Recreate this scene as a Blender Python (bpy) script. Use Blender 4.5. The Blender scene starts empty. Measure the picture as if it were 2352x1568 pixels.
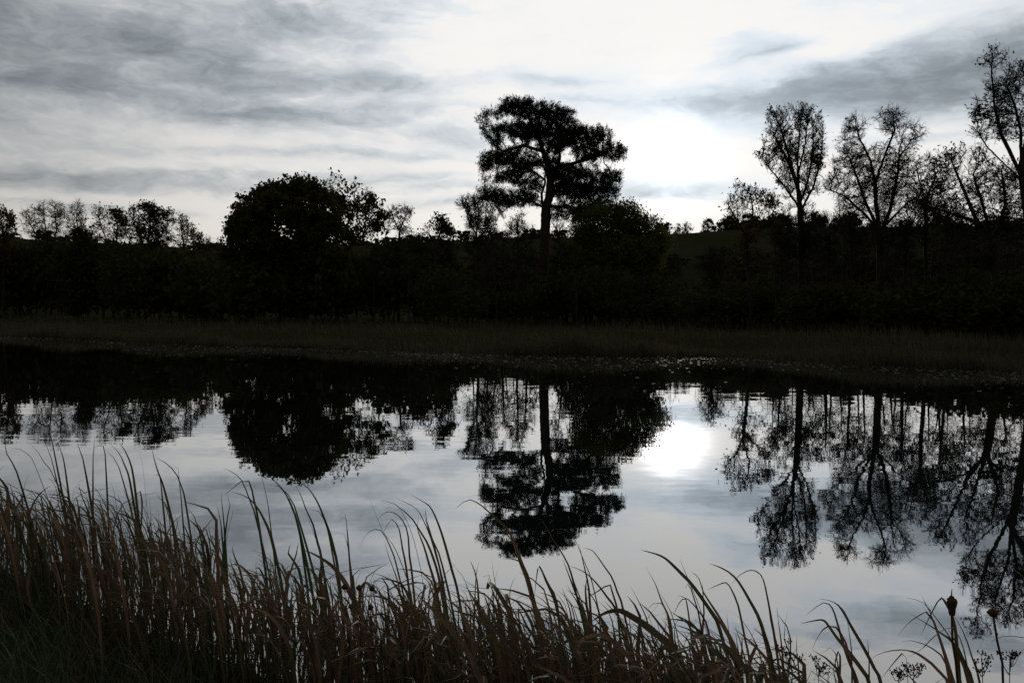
import bpy, math, random
import numpy as np
from mathutils import Vector

# ------------------------------------------------------------------ scene, camera, light
scene = bpy.context.scene
COL = scene.collection
W0, F0, HZ, CAMZ = 2352.0, 1900.0, 695.0, 2.0      # photo grid, focal (grid px), horizon row, eye height over the water
PITCH = math.atan((784.0 - HZ) / F0)

cam_data = bpy.data.cameras.new('camera')
cam_data.sensor_width = 36.0
cam_data.lens = 36.0 * F0 / W0
cam_data.clip_start = 0.05
cam_data.clip_end = 6000.0
cam = bpy.data.objects.new('camera', cam_data)
COL.objects.link(cam)
cam.location = (0, 0, CAMZ)
cam.rotation_euler = (math.radians(90) - PITCH, 0, 0)
scene.camera = cam

vs = scene.view_settings
vs.view_transform = 'Standard'; vs.look = 'None'; vs.exposure = 0.0; vs.gamma = 1.0
vs.use_curve_mapping = False

def ray(px, py):
    """world direction of a photo-grid pixel, y component 1"""
    x = (px - 1176.0) / F0; v = (784.0 - py) / F0
    c, s = math.cos(PITCH), math.sin(PITCH)
    y = c + v * s; z = v * c - s
    return x / y, 1.0, z / y
def P(px, py, D):
    a = ray(px, py)
    return np.array([a[0] * D, D, CAMZ + a[2] * D])
def azel(px, py):
    a = ray(px, py)
    return math.degrees(math.atan2(a[0], 1)), math.degrees(math.atan2(a[2], math.hypot(a[0], 1)))

SUN_AZ, SUN_EL = azel(1548, 372)
sun_data = bpy.data.lights.new('sun', 'SUN')
sun_data.energy = 0.5
sun_data.angle = math.radians(2.6)
sun_data.color = (1.0, 0.93, 0.82)
sun = bpy.data.objects.new('sun', sun_data)
COL.objects.link(sun)
_a, _e = math.radians(SUN_AZ), math.radians(SUN_EL)
_sd = Vector((math.sin(_a) * math.cos(_e), math.cos(_a) * math.cos(_e), math.sin(_e)))
sun.rotation_euler = _sd.to_track_quat('Z', 'Y').to_euler()
sun.location = _sd * 300

# ------------------------------------------------------------------ sky
class X:
    """tiny expression wrapper over shader sockets"""
    nt = None
    def __init__(s, sock): s.s = sock
    @staticmethod
    def m(op, *a, clamp=False):
        n = X.nt.nodes.new('ShaderNodeMath'); n.operation = op; n.use_clamp = clamp
        for i, v in enumerate(a):
            if isinstance(v, X): X.nt.links.new(v.s, n.inputs[i])
            else: n.inputs[i].default_value = v
        return X(n.outputs[0])
    def __add__(s, o): return X.m('ADD', s, o)
    __radd__ = __add__
    def __sub__(s, o): return X.m('SUBTRACT', s, o)
    def __rsub__(s, o): return X.m('SUBTRACT', o, s)
    def __mul__(s, o): return X.m('MULTIPLY', s, o)
    __rmul__ = __mul__
    def __truediv__(s, o): return X.m('DIVIDE', s, o)
    @staticmethod
    def vec(x, y, z=0.0):
        n = X.nt.nodes.new('ShaderNodeCombineXYZ')
        for i, v in enumerate((x, y, z)):
            if isinstance(v, X): X.nt.links.new(v.s, n.inputs[i])
            else: n.inputs[i].default_value = v
        return X(n.outputs[0])
    @staticmethod
    def vm(op, a, b=None):
        n = X.nt.nodes.new('ShaderNodeVectorMath'); n.operation = op
        for i, v in enumerate((a, b)):
            if v is None: continue
            if isinstance(v, X): X.nt.links.new(v.s, n.inputs[i])
            else: n.inputs[i].default_value = v
        return X(n.outputs['Value' if op in ('DOT_PRODUCT', 'LENGTH') else 'Vector'])
    @staticmethod
    def noise(v, scale, detail=4, rough=.5, dist=0.0, color=False, dims='3D'):
        n = X.nt.nodes.new('ShaderNodeTexNoise'); n.noise_dimensions = dims
        X.nt.links.new(v.s, n.inputs['Vector'])
        n.inputs['Scale'].default_value = scale; n.inputs['Detail'].default_value = detail
        n.inputs['Roughness'].default_value = rough; n.inputs['Distortion'].default_value = dist
        return X(n.outputs['Color' if color else 'Fac'])
    @staticmethod
    def smooth(v, lo, hi, a=0.0, b=1.0):
        n = X.nt.nodes.new('ShaderNodeMapRange'); n.interpolation_type = 'SMOOTHSTEP'
        X.nt.links.new(v.s, n.inputs[0])
        n.inputs[1].default_value = lo; n.inputs[2].default_value = hi
        n.inputs[3].default_value = a; n.inputs[4].default_value = b
        return X(n.outputs[0])
    @staticmethod
    def mixc(f, a, b, op='MIX'):
        n = X.nt.nodes.new('ShaderNodeMix'); n.data_type = 'RGBA'; n.blend_type = op
        for i, v in ((0, f), (6, a), (7, b)):
            if isinstance(v, X): X.nt.links.new(v.s, n.inputs[i])
            elif i == 0: n.inputs[0].default_value = v
            else: n.inputs[i].default_value = (*v, 1)
        return X(n.outputs[2])

world = bpy.data.worlds.new('World')
scene.world = world
world.use_nodes = True
nt = world.node_tree
nt.nodes.clear()
X.nt = nt
tcn = nt.nodes.new('ShaderNodeTexCoord')
dirv = X(tcn.outputs['Generated'])
sp = nt.nodes.new('ShaderNodeSeparateXYZ'); nt.links.new(dirv.s, sp.inputs[0])
dx, dy, dz = X(sp.outputs[0]), X(sp.outputs[1]), X(sp.outputs[2])
az = X.m('ARCTAN2', dx, dy) * (180 / math.pi)
el = X.m('ARCSINE', X.m('MAXIMUM', X.m('MINIMUM', dz, .9999), -.9999)) * (180 / math.pi)
inv = X.m('DIVIDE', 1.0, X.m('MAXIMUM', dz, 0.0) + 0.10)
plane = X.vec(dx * inv, dy * inv, 0.0)                       # flat cloud deck seen in perspective
aev = X.vec(az, el, 0.0)
w1 = X.vm('SUBTRACT', X.noise(X.vm('MULTIPLY', aev, (.09, .30, 1)), 1.0, 4, .55, color=True), (.5, .5, .5))
w2 = X.vm('SUBTRACT', X.noise(X.vm('MULTIPLY', aev, (.45, 1.1, 1)), 1.0, 3, .55, color=True), (.5, .5, .5))
wp = X.vm('ADD', X.vm('ADD', aev, X.vm('MULTIPLY', w1, (9.0, 2.4, 0))), X.vm('MULTIPLY', w2, (1.9, .75, 0)))

_shear = {}
def blob(px, py, sx, sy, amp, slant=0.0, v=wp, acc=None):
    """soft cloud centred at a photo direction; sx, sy in grid px; slant = rise of its axis per unit to the right"""
    a, e = azel(px, py)
    key = (id(v), slant)
    if key not in _shear:
        if slant == 0: _shear[key] = v
        else:
            s_ = nt.nodes.new('ShaderNodeSeparateXYZ'); nt.links.new(v.s, s_.inputs[0])
            _shear[key] = X.vec(X(s_.outputs[0]), X(s_.outputs[1]) - X(s_.outputs[0]) * slant, 0.0)
    ia, ie = 33.2 / sx, 33.2 / sy
    n_ = nt.nodes.new('ShaderNodeVectorMath'); n_.operation = 'MULTIPLY_ADD'
    nt.links.new(_shear[key].s, n_.inputs[0]); n_.inputs[1].default_value = (ia, ie, 0)
    n_.inputs[2].default_value = (-a * ia, -(e - slant * a) * ie, 0)
    q = X(n_.outputs[0])
    g_ = X.m('POWER', 0.36788, X.vm('DOT_PRODUCT', q, q))
    return X.m('MULTIPLY_ADD', g_, amp, 0.0 if acc is None else acc)

dark = None
for b in [
    (150, 80, 300, 62, 1.05, -.10), (330, 105, 110, 26, .55, -.05), (-150, 150, 260, 120, .6, 0), (-350, 20, 300, 200, .5, 0),
    (690, 38, 260, 46, 1.7, .10), (820, 95, 120, 30, .8, 0),
    (520, 160, 160, 52, 1.7, -.25), (850, 188, 150, 27, 2.2, -.06), (1000, 205, 120, 12, .4, 0),
    (150, 190, 240, 34, 1.0, 0), (420, 240, 300, 22, .45, 0), (700, 270, 270, 26, 1.4, -.02), (930, 250, 200, 18, 1.1, 0),
    (60, 300, 200, 14, .3, -.1), (860, 345, 190, 13, 1.0, 0), (1040, 310, 120, 12, 1.0, 0), (560, 345, 220, 12, .35, 0),
    (60, 385, 230, 17, .75, 0), (300, 422, 330, 19, 1.0, 0), (560, 405, 170, 15, .65, 0), (900, 410, 180, 13, 1.1, 0), (1010, 440, 130, 11, 1.1, 0),
    (760, 440, 180, 10, .4, 0), (100, 470, 260, 9, .35, 0), (420, 500, 240, 8, .35, 0), (980, 470, 140, 9, .9, 0),
    (1270, 188, 130, 20, 1.8, 0), (1310, 235, 90, 14, 1.3, 0), (1130, 180, 60, 14, .35, 0),
    (1600, 232, 220, 28, 2.6, .05), (1790, 215, 170, 34, 2.4, .1), (1700, 190, 70, 12, .8, 0),
    (1740, 118, 85, 26, 3.0, .12), (1720, 84, 40, 8, .7, .1),
    (1930, 210, 240, 46, 2.2, .12), (2130, 165, 250, 50, 1.7, .16), (2330, 110, 190, 46, 1.25, .22), (2040, 125, 170, 18, .9, .25),
    (2240, 215, 220, 40, 1.1, .04), (2500, 160, 200, 120, .8, 0), (2100, 265, 200, 16, .6, 0), (2180, 310, 200, 12, .5, 0), (1990, 330, 120, 10, .4, 0),
    (2050, -45, 170, 26, 1.7, 0), (2290, -110, 190, 46, 1.9, 0), (1880, -95, 150, 24, 1.2, 0), (1640, -85, 130, 26, 1.1, 0), (1180, -70, 160, 26, 1.3, 0), (1400, -110, 200, 40, 1.4, 0), (700, -90, 260, 50, 1.2, 0),
    (1540, 430, 175, 22, 3.6, 0), (1480, 445, 60, 14, .8, 0),
]:
    dark = blob(*b, acc=dark)
n1 = X.noise(X.vm('ADD', X.vm('MULTIPLY', plane, (.95, 1.05, 1)), X.vm('MULTIPLY', w2, (.25, .25, 0))), 1.0, 7, .56)
n2 = X.noise(X.vm('MULTIPLY', wp, (.16, .62, 1)), 1.0, 6, .60)
n3 = X.noise(X.vm('MULTIPLY', plane, (.45, .7, 1)), 1.0, 3, .5)
n4 = X.noise(X.vm('MULTIPLY', wp, (.55, 1.3, 1)), 1.0, 5, .62)
frame = X.smooth(el, 13.0, 25.0)                           # more broken cloud deck overhead
mottle = .55 + X.smooth(dark, .05, .8) * .6 + frame * .5
dens = dark * (.30 + n4 * .84) + (n2 - .5) * mottle * 1.6 + (n1 - .5) * (1.1 + frame * 4.5) + (n4 - .5) * mottle * .45 + .10
densp = X.m('MAXIMUM', dens, 0.0)
# brightness of the cloud veil: brightest round the sun, falling away from it
sdot = X.vm('DOT_PRODUCT', dirv, tuple(_sd))
ang = X.m('ARCCOSINE', X.m('MINIMUM', X.m('MAXIMUM', sdot, -1.0), 1.0)) * (180 / math.pi)
def fall(k, s):
    q = ang / s
    return X.m('EXPONENT', q * q * -1.0) * k
glow = 0.085 + fall(.10, 75.0) + fall(.82, 38.0) + fall(.60, 19.0) + fall(1.5, 8.0)
glow = glow + blob(1440, 70, 430, 115, 1.5, 0, aev) + blob(1610, 330, 250, 140, 1.6, 0, aev) + blob(2000, 420, 420, 110, .35, 0, aev) + blob(1960, 15, 330, 60, 1.1, -.05, aev)
shade = 1.0 - X.m('EXPONENT', X.m('MAXIMUM', dens * X.smooth(dens, -.1, .45), 0.0) * -1.0)
darkl = .02 + glow * .075
lum = glow + (darkl - glow) * shade
lum = (1.0 - X.m('EXPONENT', lum * -2.5)) * .94 + (fall(4.0, 1.7) + fall(.18, 5.0)) * (1.0 - shade * .85)          # thin cloud never outshines the veil round the sun
tint = X.mixc(shade, (1.0, .98, .962), (.76, .885, 1.0))
warm = X.m('EXPONENT', X.m('MAXIMUM', el, 0.0) * -.22, clamp=True) * .95
tint = X.mixc(warm, tint, (1.0, .92, .78))
lumc = X.vec(lum, lum, lum)
cloud = X.mixc(1.0, lumc, tint, 'MULTIPLY')
skyn = nt.nodes.new('ShaderNodeTexSky')
skyn.sky_type = 'NISHITA'; skyn.sun_disc = False
skyn.sun_elevation = math.radians(SUN_EL); skyn.sun_rotation = math.radians(SUN_AZ)
skyn.air_density = 1.0; skyn.dust_density = 1.5; skyn.ozone_density = 1.5
BGS = 0.08
gap = X.smooth(dens, -.18, -.42) * X.smooth(el, 9.0, 24.0) * X.smooth(ang, 22.0, 45.0)
cloud10 = X.mixc(1.0, cloud, (1 / BGS,) * 3, 'MULTIPLY')
skyc = X.mixc(gap * .75, cloud10, X(skyn.outputs[0]))
bg = nt.nodes.new('ShaderNodeBackground'); bg.inputs['Strength'].default_value = BGS
nt.links.new(skyc.s, bg.inputs['Color'])
wo = nt.nodes.new('ShaderNodeOutputWorld'); nt.links.new(bg.outputs[0], wo.inputs['Surface'])
world.cycles.sampling_method = 'MANUAL'; world.cycles.sample_map_resolution = 256

cy = scene.cycles
cy.max_bounces = 5; cy.diffuse_bounces = 1; cy.glossy_bounces = 3; cy.transmission_bounces = 3; cy.transparent_max_bounces = 4
cy.caustics_reflective = False; cy.caustics_refractive = False
cy.use_denoising = False; cy.use_adaptive_sampling = False
cy.sample_clamp_indirect = 1.2; cy.sample_clamp_direct = 1.6
# ------------------------------------------------------------------ helpers
rng = np.random.default_rng(11)
random.seed(5)

def mesh_from(name, verts, quads=None, tris=None, mat=None, smooth=False):
    verts = np.asarray(verts, dtype=np.float32).reshape(-1, 3)
    me = bpy.data.meshes.new(name)
    q = np.zeros((0, 4), np.int32) if quads is None else np.asarray(quads, np.int32).reshape(-1, 4)
    t = np.zeros((0, 3), np.int32) if tris is None else np.asarray(tris, np.int32).reshape(-1, 3)
    me.vertices.add(len(verts)); me.vertices.foreach_set('co', verts.ravel())
    me.loops.add(q.size + t.size)
    me.loops.foreach_set('vertex_index', np.concatenate([q.ravel(), t.ravel()]))
    n = len(q) + len(t)
    me.polygons.add(n)
    st = np.concatenate([np.arange(len(q)) * 4, q.size + np.arange(len(t)) * 3]).astype(np.int32)
    me.polygons.foreach_set('loop_start', st)
    me.polygons.foreach_set('use_smooth', np.full(n, smooth, dtype=bool))
    me.update(calc_edges=True)
    if mat: me.materials.append(mat)
    return me

def link(name, data=None, parent=None, loc=None, rot=None, scl=None):
    o = bpy.data.objects.new(name, data)
    COL.objects.link(o)
    if parent: o.parent = parent
    if loc is not None: o.location = loc
    if rot is not None: o.rotation_euler = rot
    if scl is not None: o.scale = scl
    return o

def tag(o, label=None, cat=None, group=None, kind=None):
    if label: o['label'] = label
    if cat: o['category'] = cat
    if group: o['group'] = group
    if kind: o['kind'] = kind
    return o

def material(name):
    m = bpy.data.materials.new(name); m.use_nodes = True
    n = m.node_tree; n.nodes.clear(); X.nt = n
    out = n.nodes.new('ShaderNodeOutputMaterial')
    return m, n, out

def leaf_mat(name, c1, c2, transl=.35, scale=1.2, rough=.6):
    """mottled leaf: diffuse + a little light through the blade"""
    m, n, out = material(name)
    g = n.nodes.new('ShaderNodeNewGeometry')
    oi = n.nodes.new('ShaderNodeObjectInfo')
    f = X.smooth(X.noise(X(g.outputs['Position']), scale, 3, .6), .32, .68)
    f = X.m('ADD', f * .75, X(oi.outputs['Random']) * .25)
    c = X.mixc(f, c1, c2)
    d = n.nodes.new('ShaderNodeBsdfDiffuse'); n.links.new(c.s, d.inputs['Color'])
    t = n.nodes.new('ShaderNodeBsdfTranslucent'); n.links.new(c.s, t.inputs['Color'])
    mx = n.nodes.new('ShaderNodeMixShader'); mx.inputs[0].default_value = transl
    n.links.new(d.outputs[0], mx.inputs[1]); n.links.new(t.outputs[0], mx.inputs[2])
    n.links.new(mx.outputs[0], out.inputs[0])
    return m

def bark_mat(name, c1, c2, sc=(6, 6, 1.5)):
    m, n, out = material(name)
    g = n.nodes.new('ShaderNodeTexCoord')
    f = X.smooth(X.noise(X.vm('MULTIPLY', X(g.outputs['Object']), sc), 1.5, 5, .65), .3, .7)
    c = X.mixc(f, c1, c2)
    d = n.nodes.new('ShaderNodeBsdfPrincipled'); n.links.new(c.s, d.inputs['Base Color'])
    d.inputs['Roughness'].default_value = .9; d.inputs['Specular IOR Level'].default_value = .15
    b = n.nodes.new('ShaderNodeBump'); b.inputs['Strength'].default_value = .6; b.inputs['Distance'].default_value = .03
    n.links.new(f.s, b.inputs['Height']); n.links.new(b.outputs[0], d.inputs['Normal'])
    n.links.new(d.outputs[0], out.inputs[0])
    return m

BARK = bark_mat('bark', (.022, .018, .015), (.05, .042, .034))
PINEBARK = bark_mat('pine_bark', (.03, .022, .018), (.075, .045, .032))
L_OAK = leaf_mat('oak_leaf', (.045, .055, .018), (.085, .07, .022))
L_PINE = leaf_mat('pine_needle', (.022, .042, .026), (.035, .06, .035), .15)
L_WILLOW = leaf_mat('willow_leaf', (.06, .085, .02), (.11, .11, .025), .45)
L_AUTUMN = leaf_mat('autumn_leaf', (.075, .055, .02), (.12, .075, .025), .4)
L_DARK = leaf_mat('dark_leaf', (.035, .045, .018), (.06, .055, .02), .25)

# ------------------------------------------------------------------ terrain
FX = np.array([-900, -300, -150, -80, -31, -13.6, -3.0, 1, 7.9, 11.2, 14.6, 22, 30, 50, 300, 900.])
FY = np.array([640, 240, 133, 84, 50, 38.4, 33.3, 31.8, 30.5, 26.9, 24.4, 15.4, 5, -10, -190, -640.])
NX = np.array([-900, -60, -20, -9, -4.2, -3.0, -2.0, -1.1, 0, 1, 2, 4, 10, 30, 900.])
NY = np.array([700, 52, 20, 10.2, 6.2, 5.3, 4.6, 4.0, 3.5, 2.9, 2.3, .9, -3.5, -18, -640.])
def sm(a, lo, hi):
    t = np.clip((a - lo) / (hi - lo), 0, 1); return t * t * (3 - 2 * t)
CRX = np.array([-4000, 0, 300, 520, 800, 1100, 1550, 1750, 2000, 2352, 6000.])
CRY = np.array([575, 575, 580, 592, 575, 560, 549, 540, 545, 552, 552.])
def wob(x, y):
    return (np.sin(x * .9 + 1.3 * np.sin(y * .31)) + np.sin(y * 1.1 + 1.7 * np.sin(x * .27)) + np.sin(x * 2.3 + y * 1.9)) / 3
def ground_z(x, y):
    x = np.asarray(x, float); y = np.asarray(y, float)
    df = (y - np.interp(x, FX, FY)) * .8
    dn = (np.interp(x, NX, NY) - y) * .8
    far = np.where(df > 0, .04 + .42 * sm(df, 0, 5) + .5 * sm(df, 8, 60), -1.3 * sm(-df, -.2, 4) + .04)
    near = np.where(dn > 0, .03 + .40 * sm(dn, 0, 2.2) + .25 * sm(dn, 2, 8), -1.3 * sm(-dn, -.2, 4) + .03)
    r = np.hypot(x, y)
    px = 1176 + F0 * x / np.maximum(y, 1.0)
    px = np.where(y > 1, px, np.where(x < 0, -4000, 6000))
    crest = CAMZ + (HZ - np.interp(px, CRX, CRY)) / F0 * 300.0
    hill = sm(r, 75, 300)
    hill = np.where(r < 300, hill, 1 - .25 * sm(r, 320, 700))
    hill = hill * sm(df, 0, 30)
    far = far + hill * (crest - 1.0) + wob(x, y) * .05 * sm(df, 0, 3) + wob(x * .1, y * .1) * .8 * sm(df, 60, 120) * (1 - sm(r, 200, 290))
    near = near + wob(x, y) * .04 * sm(dn, 0, 2)
    return np.where(df > dn, far, near)

def axis(parts):
    return np.unique(np.concatenate([np.arange(a, b, s) for a, b, s in parts]))
gx = axis([(-3000, -400, 200), (-400, -100, 12), (-100, -32, 3), (-32, -6, .8), (-6, 6, .3), (6, 32, .8), (32, 100, 3), (100, 400, 12), (400, 3001, 200)])
gy = axis([(-600, -60, 60), (-60, -3, 4), (-3, 8, .3), (8, 60, .8), (60, 130, 3), (130, 420, 10), (420, 3001, 150)])
GX, GY = np.meshgrid(gx, gy)
gv = np.stack([GX, GY, ground_z(GX, GY)], -1).reshape(-1, 3)
nxg, nyg = len(gx), len(gy)
ii = (np.arange(nyg - 1)[:, None] * nxg + np.arange(nxg - 1)[None]).ravel()
gm, n, out = material('earth_and_meadow')
g = n.nodes.new('ShaderNodeNewGeometry')
pos = X(g.outputs['Position'])
f1 = X.smooth(X.noise(pos, .05, 5, .6), .35, .65)
f2 = X.smooth(X.noise(pos, 2.5, 6, .7), .3, .7)
c = X.mixc(f1, (.021, .027, .013), (.030, .034, .017))
c = X.mixc(f2 * .6, c, (.022, .020, .012))
spz = n.nodes.new('ShaderNodeSeparateXYZ'); n.links.new(pos.s, spz.inputs[0])
c = X.mixc(X.smooth(X(spz.outputs[2]), .12, .02), c, (.02, .017, .012))
d = n.nodes.new('ShaderNodeBsdfDiffuse'); n.links.new(c.s, d.inputs['Color'])
b = n.nodes.new('ShaderNodeBump'); b.inputs['Strength'].default_value = .8; b.inputs['Distance'].default_value = .05
n.links.new(f2.s, b.inputs['Height']); n.links.new(b.outputs[0], d.inputs['Normal'])
n.links.new(d.outputs[0], out.inputs[0])
go = link('ground', mesh_from('ground', gv, np.stack([ii, ii + 1, ii + 1 + nxg, ii + nxg], -1), mat=gm, smooth=True))
tag(go, kind='structure')

# water: still pond with faint ripples
wm, n, out = material('pond_water')
g = n.nodes.new('ShaderNodeNewGeometry')
pos = X(g.outputs['Position'])
def slope(sc, amp, detail, seed):
    v = X.vm('ADD', X.vm('MULTIPLY', pos, sc), (seed, seed * 2, 0))
    c = X.vm('SUBTRACT', X.noise(v, 1.0, detail, .5, color=True), (.5, .5, .5))
    return X.vm('MULTIPLY', c, (amp * .55, amp, 0))
calm = .25 + X.smooth(X.noise(X.vm('MULTIPLY', pos, (.10, .32, 0)), 1.0, 3, .5), .35, .65) * .9
sl = X.vm('ADD', slope((2.0, 6.0, 0), .017, 2, 3.0), slope((.35, 1.3, 0), .008, 2, 9.0))
sl = X.vm('MULTIPLY', sl, X.vec(calm, calm, 0.0))
nrm = X.vm('NORMALIZE', X.vm('ADD', sl, (0, 0, 1)))
d = n.nodes.new('ShaderNodeBsdfDiffuse'); d.inputs['Color'].default_value = (.006, .008, .008, 1)
gl = n.nodes.new('ShaderNodeBsdfGlossy'); gl.inputs['Roughness'].default_value = .012; gl.inputs['Color'].default_value = (.97, .985, 1, 1)
n.links.new(nrm.s, gl.inputs['Normal'])
fr = n.nodes.new('ShaderNodeFresnel'); fr.inputs['IOR'].default_value = 1.333
fk = X.m('POWER', X(fr.outputs[0]), .42, clamp=True)
mx = n.nodes.new('ShaderNodeMixShader'); n.links.new(fk.s, mx.inputs[0])
n.links.new(d.outputs[0], mx.inputs[1]); n.links.new(gl.outputs[0], mx.inputs[2]); n.links.new(mx.outputs[0], out.inputs[0])
wo_ = link('pond_water', mesh_from('pond_water', [(-500, -300, 0), (400, -300, 0), (400, 420, 0), (-500, 420, 0)], [(0, 1, 2, 3)], mat=wm))
tag(wo_, kind='structure')

# ------------------------------------------------------------------ trees
def norm(v):
    return v / np.maximum(np.linalg.norm(v, axis=-1, keepdims=True), 1e-9)

def grow(attr, lines, step, di, dk, maxit=140, bias=(0, 0, .1), jit=.25, kids=3):
    """space colonisation from hand-laid limbs; returns node positions and parents"""
    pos = np.zeros((26000, 3)); par = np.full(26000, -1); nk = np.zeros(26000, int)
    n = 0
    for L in lines:
        L = [np.array(p, float) for p in L]
        if n == 0:
            pos[0] = L[0]; n = 1; cur = 0
        else:
            cur = int(np.argmin(((pos[:n] - L[0]) ** 2).sum(1)))
        for q in L[1:]:
            a = pos[cur].copy(); k = max(1, int(np.linalg.norm(q - a) / step))
            for j in range(1, k + 1):
                pos[n] = a + (q - a) * j / k + (rng.normal(0, .05 * step, 3) if j < k else 0)
                par[n] = cur; nk[cur] += 1; cur = n; n += 1
    A = attr.copy()
    dist = np.full(len(A), 1e9); near = np.zeros(len(A), int)
    new = np.arange(n)
    bias = np.array(bias); stall = 0
    for it in range(maxit):
        for c in range(0, len(new), 400):
            nn = new[c:c + 400]
            dd = np.linalg.norm(A[:, None] - pos[nn][None], axis=2)
            j = dd.argmin(1); dm = dd[np.arange(len(A)), j]
            u = dm < dist; dist[u] = dm[u]; near[u] = nn[j[u]]
        keep = dist > dk
        stall = stall + 1 if keep.all() else 0
        A, dist, near = A[keep], dist[keep], near[keep]
        if len(A) == 0 or stall > 6: break
        act = dist < di
        if not act.any():
            act = dist < dist.min() * 1.3
        vec = norm(A[act] - pos[near[act]])
        ids, invx = np.unique(near[act], return_inverse=True)
        s = np.zeros((len(ids), 3)); np.add.at(s, invx, vec)
        ok = nk[ids] < kids
        ids, s = ids[ok], s[ok]
        if len(ids) == 0 or n + len(ids) >= 26000: break
        dv = norm(norm(s) + bias + rng.normal(0, jit, s.shape))
        new = np.arange(n, n + len(ids))
        pos[new] = pos[ids] + dv * step; par[new] = ids; nk[ids] += 1
        n += len(ids)
    return pos[:n], par[:n]

def radii(par, rt, rb):
    n = len(par); leafn = np.ones(n); has = np.zeros(n, bool); has[par[par >= 0]] = True
    cnt = np.where(has, 0, 1).astype(float)
    for i in range(n - 1, 0, -1): cnt[par[i]] += cnt[i]
    e = max(1.6, math.log(max(cnt[0], 2)) / math.log(rb / rt))
    return rt * cnt ** (1 / e), has

def frames(d):
    up = np.where(np.abs(d[:, 2:3]) < .9, np.array([[0, 0, 1.]]), np.array([[1., 0, 0]]))
    u = norm(np.cross(d, up)); return u, np.cross(d, u)

def tubes(a, b, ra, rb, k):
    d = norm(b - a); u, v = frames(d)
    th = np.arange(k) * 2 * math.pi / k
    ring = u[:, None] * np.cos(th)[None, :, None] + v[:, None] * np.sin(th)[None, :, None]
    V = np.concatenate([a[:, None] + ring * ra[:, None, None], b[:, None] + ring * rb[:, None, None]], 1)
    base = np.arange(len(a))[:, None] * 2 * k
    i = np.arange(k)[None]; j = (i + 1) % k
    Q = np.stack([base + i, base + j, base + k + j, base + k + i], -1).reshape(-1, 4)
    return V.reshape(-1, 3), Q

class Geo:
    def __init__(s): s.v = []; s.q = []; s.t = []; s.n = 0
    def add(s, v, q=None, t=None):
        v = np.asarray(v).reshape(-1, 3)
        if q is not None and len(q): s.q.append(np.asarray(q) + s.n)
        if t is not None and len(t): s.t.append(np.asarray(t) + s.n)
        s.v.append(v); s.n += len(v)
    def arrays(s):
        return (np.concatenate(s.v) if s.v else np.zeros((0, 3)),
                np.concatenate(s.q) if s.q else None, np.concatenate(s.t) if s.t else None)
    def mesh(s, name, mat, smooth=False):
        return mesh_from(name, *s.arrays(), mat=mat, smooth=smooth)

def skeleton(pos, par, r, geo, kbig=7):
    i = np.arange(1, len(pos)); p = par[1:]
    a, b, ra, rb = pos[p], pos[i], np.minimum(r[p], r[i] * 1.25), r[i]
    a = a - norm(b - a) * (ra * .3)[:, None]
    for lo, hi, k in ((.07, 9, kbig), (.025, .07, 5), (0, .025, 3)):
        m = (rb >= lo) & (rb < hi)
        if m.any(): geo.add(*tubes(a[m], b[m], ra[m], rb[m], k))

def cones(a, b, ra, geo):
    """three-sided pointed spikes"""
    u, v = frames(norm(b - a)); ra = ra[:, None]
    V = np.stack([a + u * ra, a - u * ra * .5 + v * ra * .87, a - u * ra * .5 - v * ra * .87, b], 1)
    k = np.arange(len(a))[:, None] * 4
    geo.add(V, None, np.concatenate([k + np.array([[0, 1, 3]]), k + np.array([[1, 2, 3]]), k + np.array([[2, 0, 3]])], 0))

def twigs(org, dirs, ln, rad, geo, droop=0.0, curl=.35, simple=False):
    """thin twigs with one bend (or straight when simple); returns points along them"""
    n = len(org)
    d1 = norm(dirs)
    if simple:
        tip = org + d1 * ln[:, None]; cones(org, tip, np.full(n, rad), geo)
        return (org + tip) / 2, tip, d1
    mid = org + d1 * (ln * .5)[:, None]
    d2 = norm(d1 + rng.normal(0, curl, (n, 3)) + np.array([0, 0, -droop]))
    tip = mid + d2 * (ln * .5)[:, None]
    r = np.full(n, rad)
    geo.add(*tubes(org, mid, r, r * .8, 3)); cones(mid, tip, r * .8, geo)
    return mid, tip, d2

def leaves(pts, size, geo, flat=0.0, long=1.6):
    """one small folded diamond per point"""
    n = len(pts)
    nrm = norm(rng.normal(0, 1, (n, 3)) + np.array([0, 0, flat]))
    u, v = frames(nrm)
    th = rng.uniform(0, 2 * math.pi, n)[:, None]
    u, v = u * np.cos(th) + v * np.sin(th), -u * np.sin(th) + v * np.cos(th)
    s = (size * rng.uniform(.6, 1.35, n))[:, None]
    V = np.stack([pts - u * s * long * .5, pts + v * s * .5 + nrm * s * .12, pts + u * s * long * .5, pts - v * s * .5 + nrm * s * .12], 1)
    Q = np.arange(n * 4).reshape(n, 4)
    geo.add(V, Q)

def crown_points(ells, n, D, depth=.85, shell=.35):
    w = np.array([e[2] * e[3] * (e[4] if len(e) > 4 else 1) for e in ells], float); w /= w.sum()
    out = []
    for e, k in zip(ells, np.round(w * n).astype(int)):
        c = P(e[0], e[1], D); rx, rz = e[2] / F0 * D, e[3] / F0 * D
        ry = (e[5] if len(e) > 5 else depth) * (rx * .6 + rz * .4)
        oy = e[6] if len(e) > 6 else 0.0
        d = norm(rng.normal(0, 1, (k, 3))); rr = rng.uniform(shell, 1, (k, 1)) ** .6
        out.append(c + np.array([0, oy, 0]) + d * rr * np.array([rx, ry, rz]))
    return np.concatenate(out)

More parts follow.
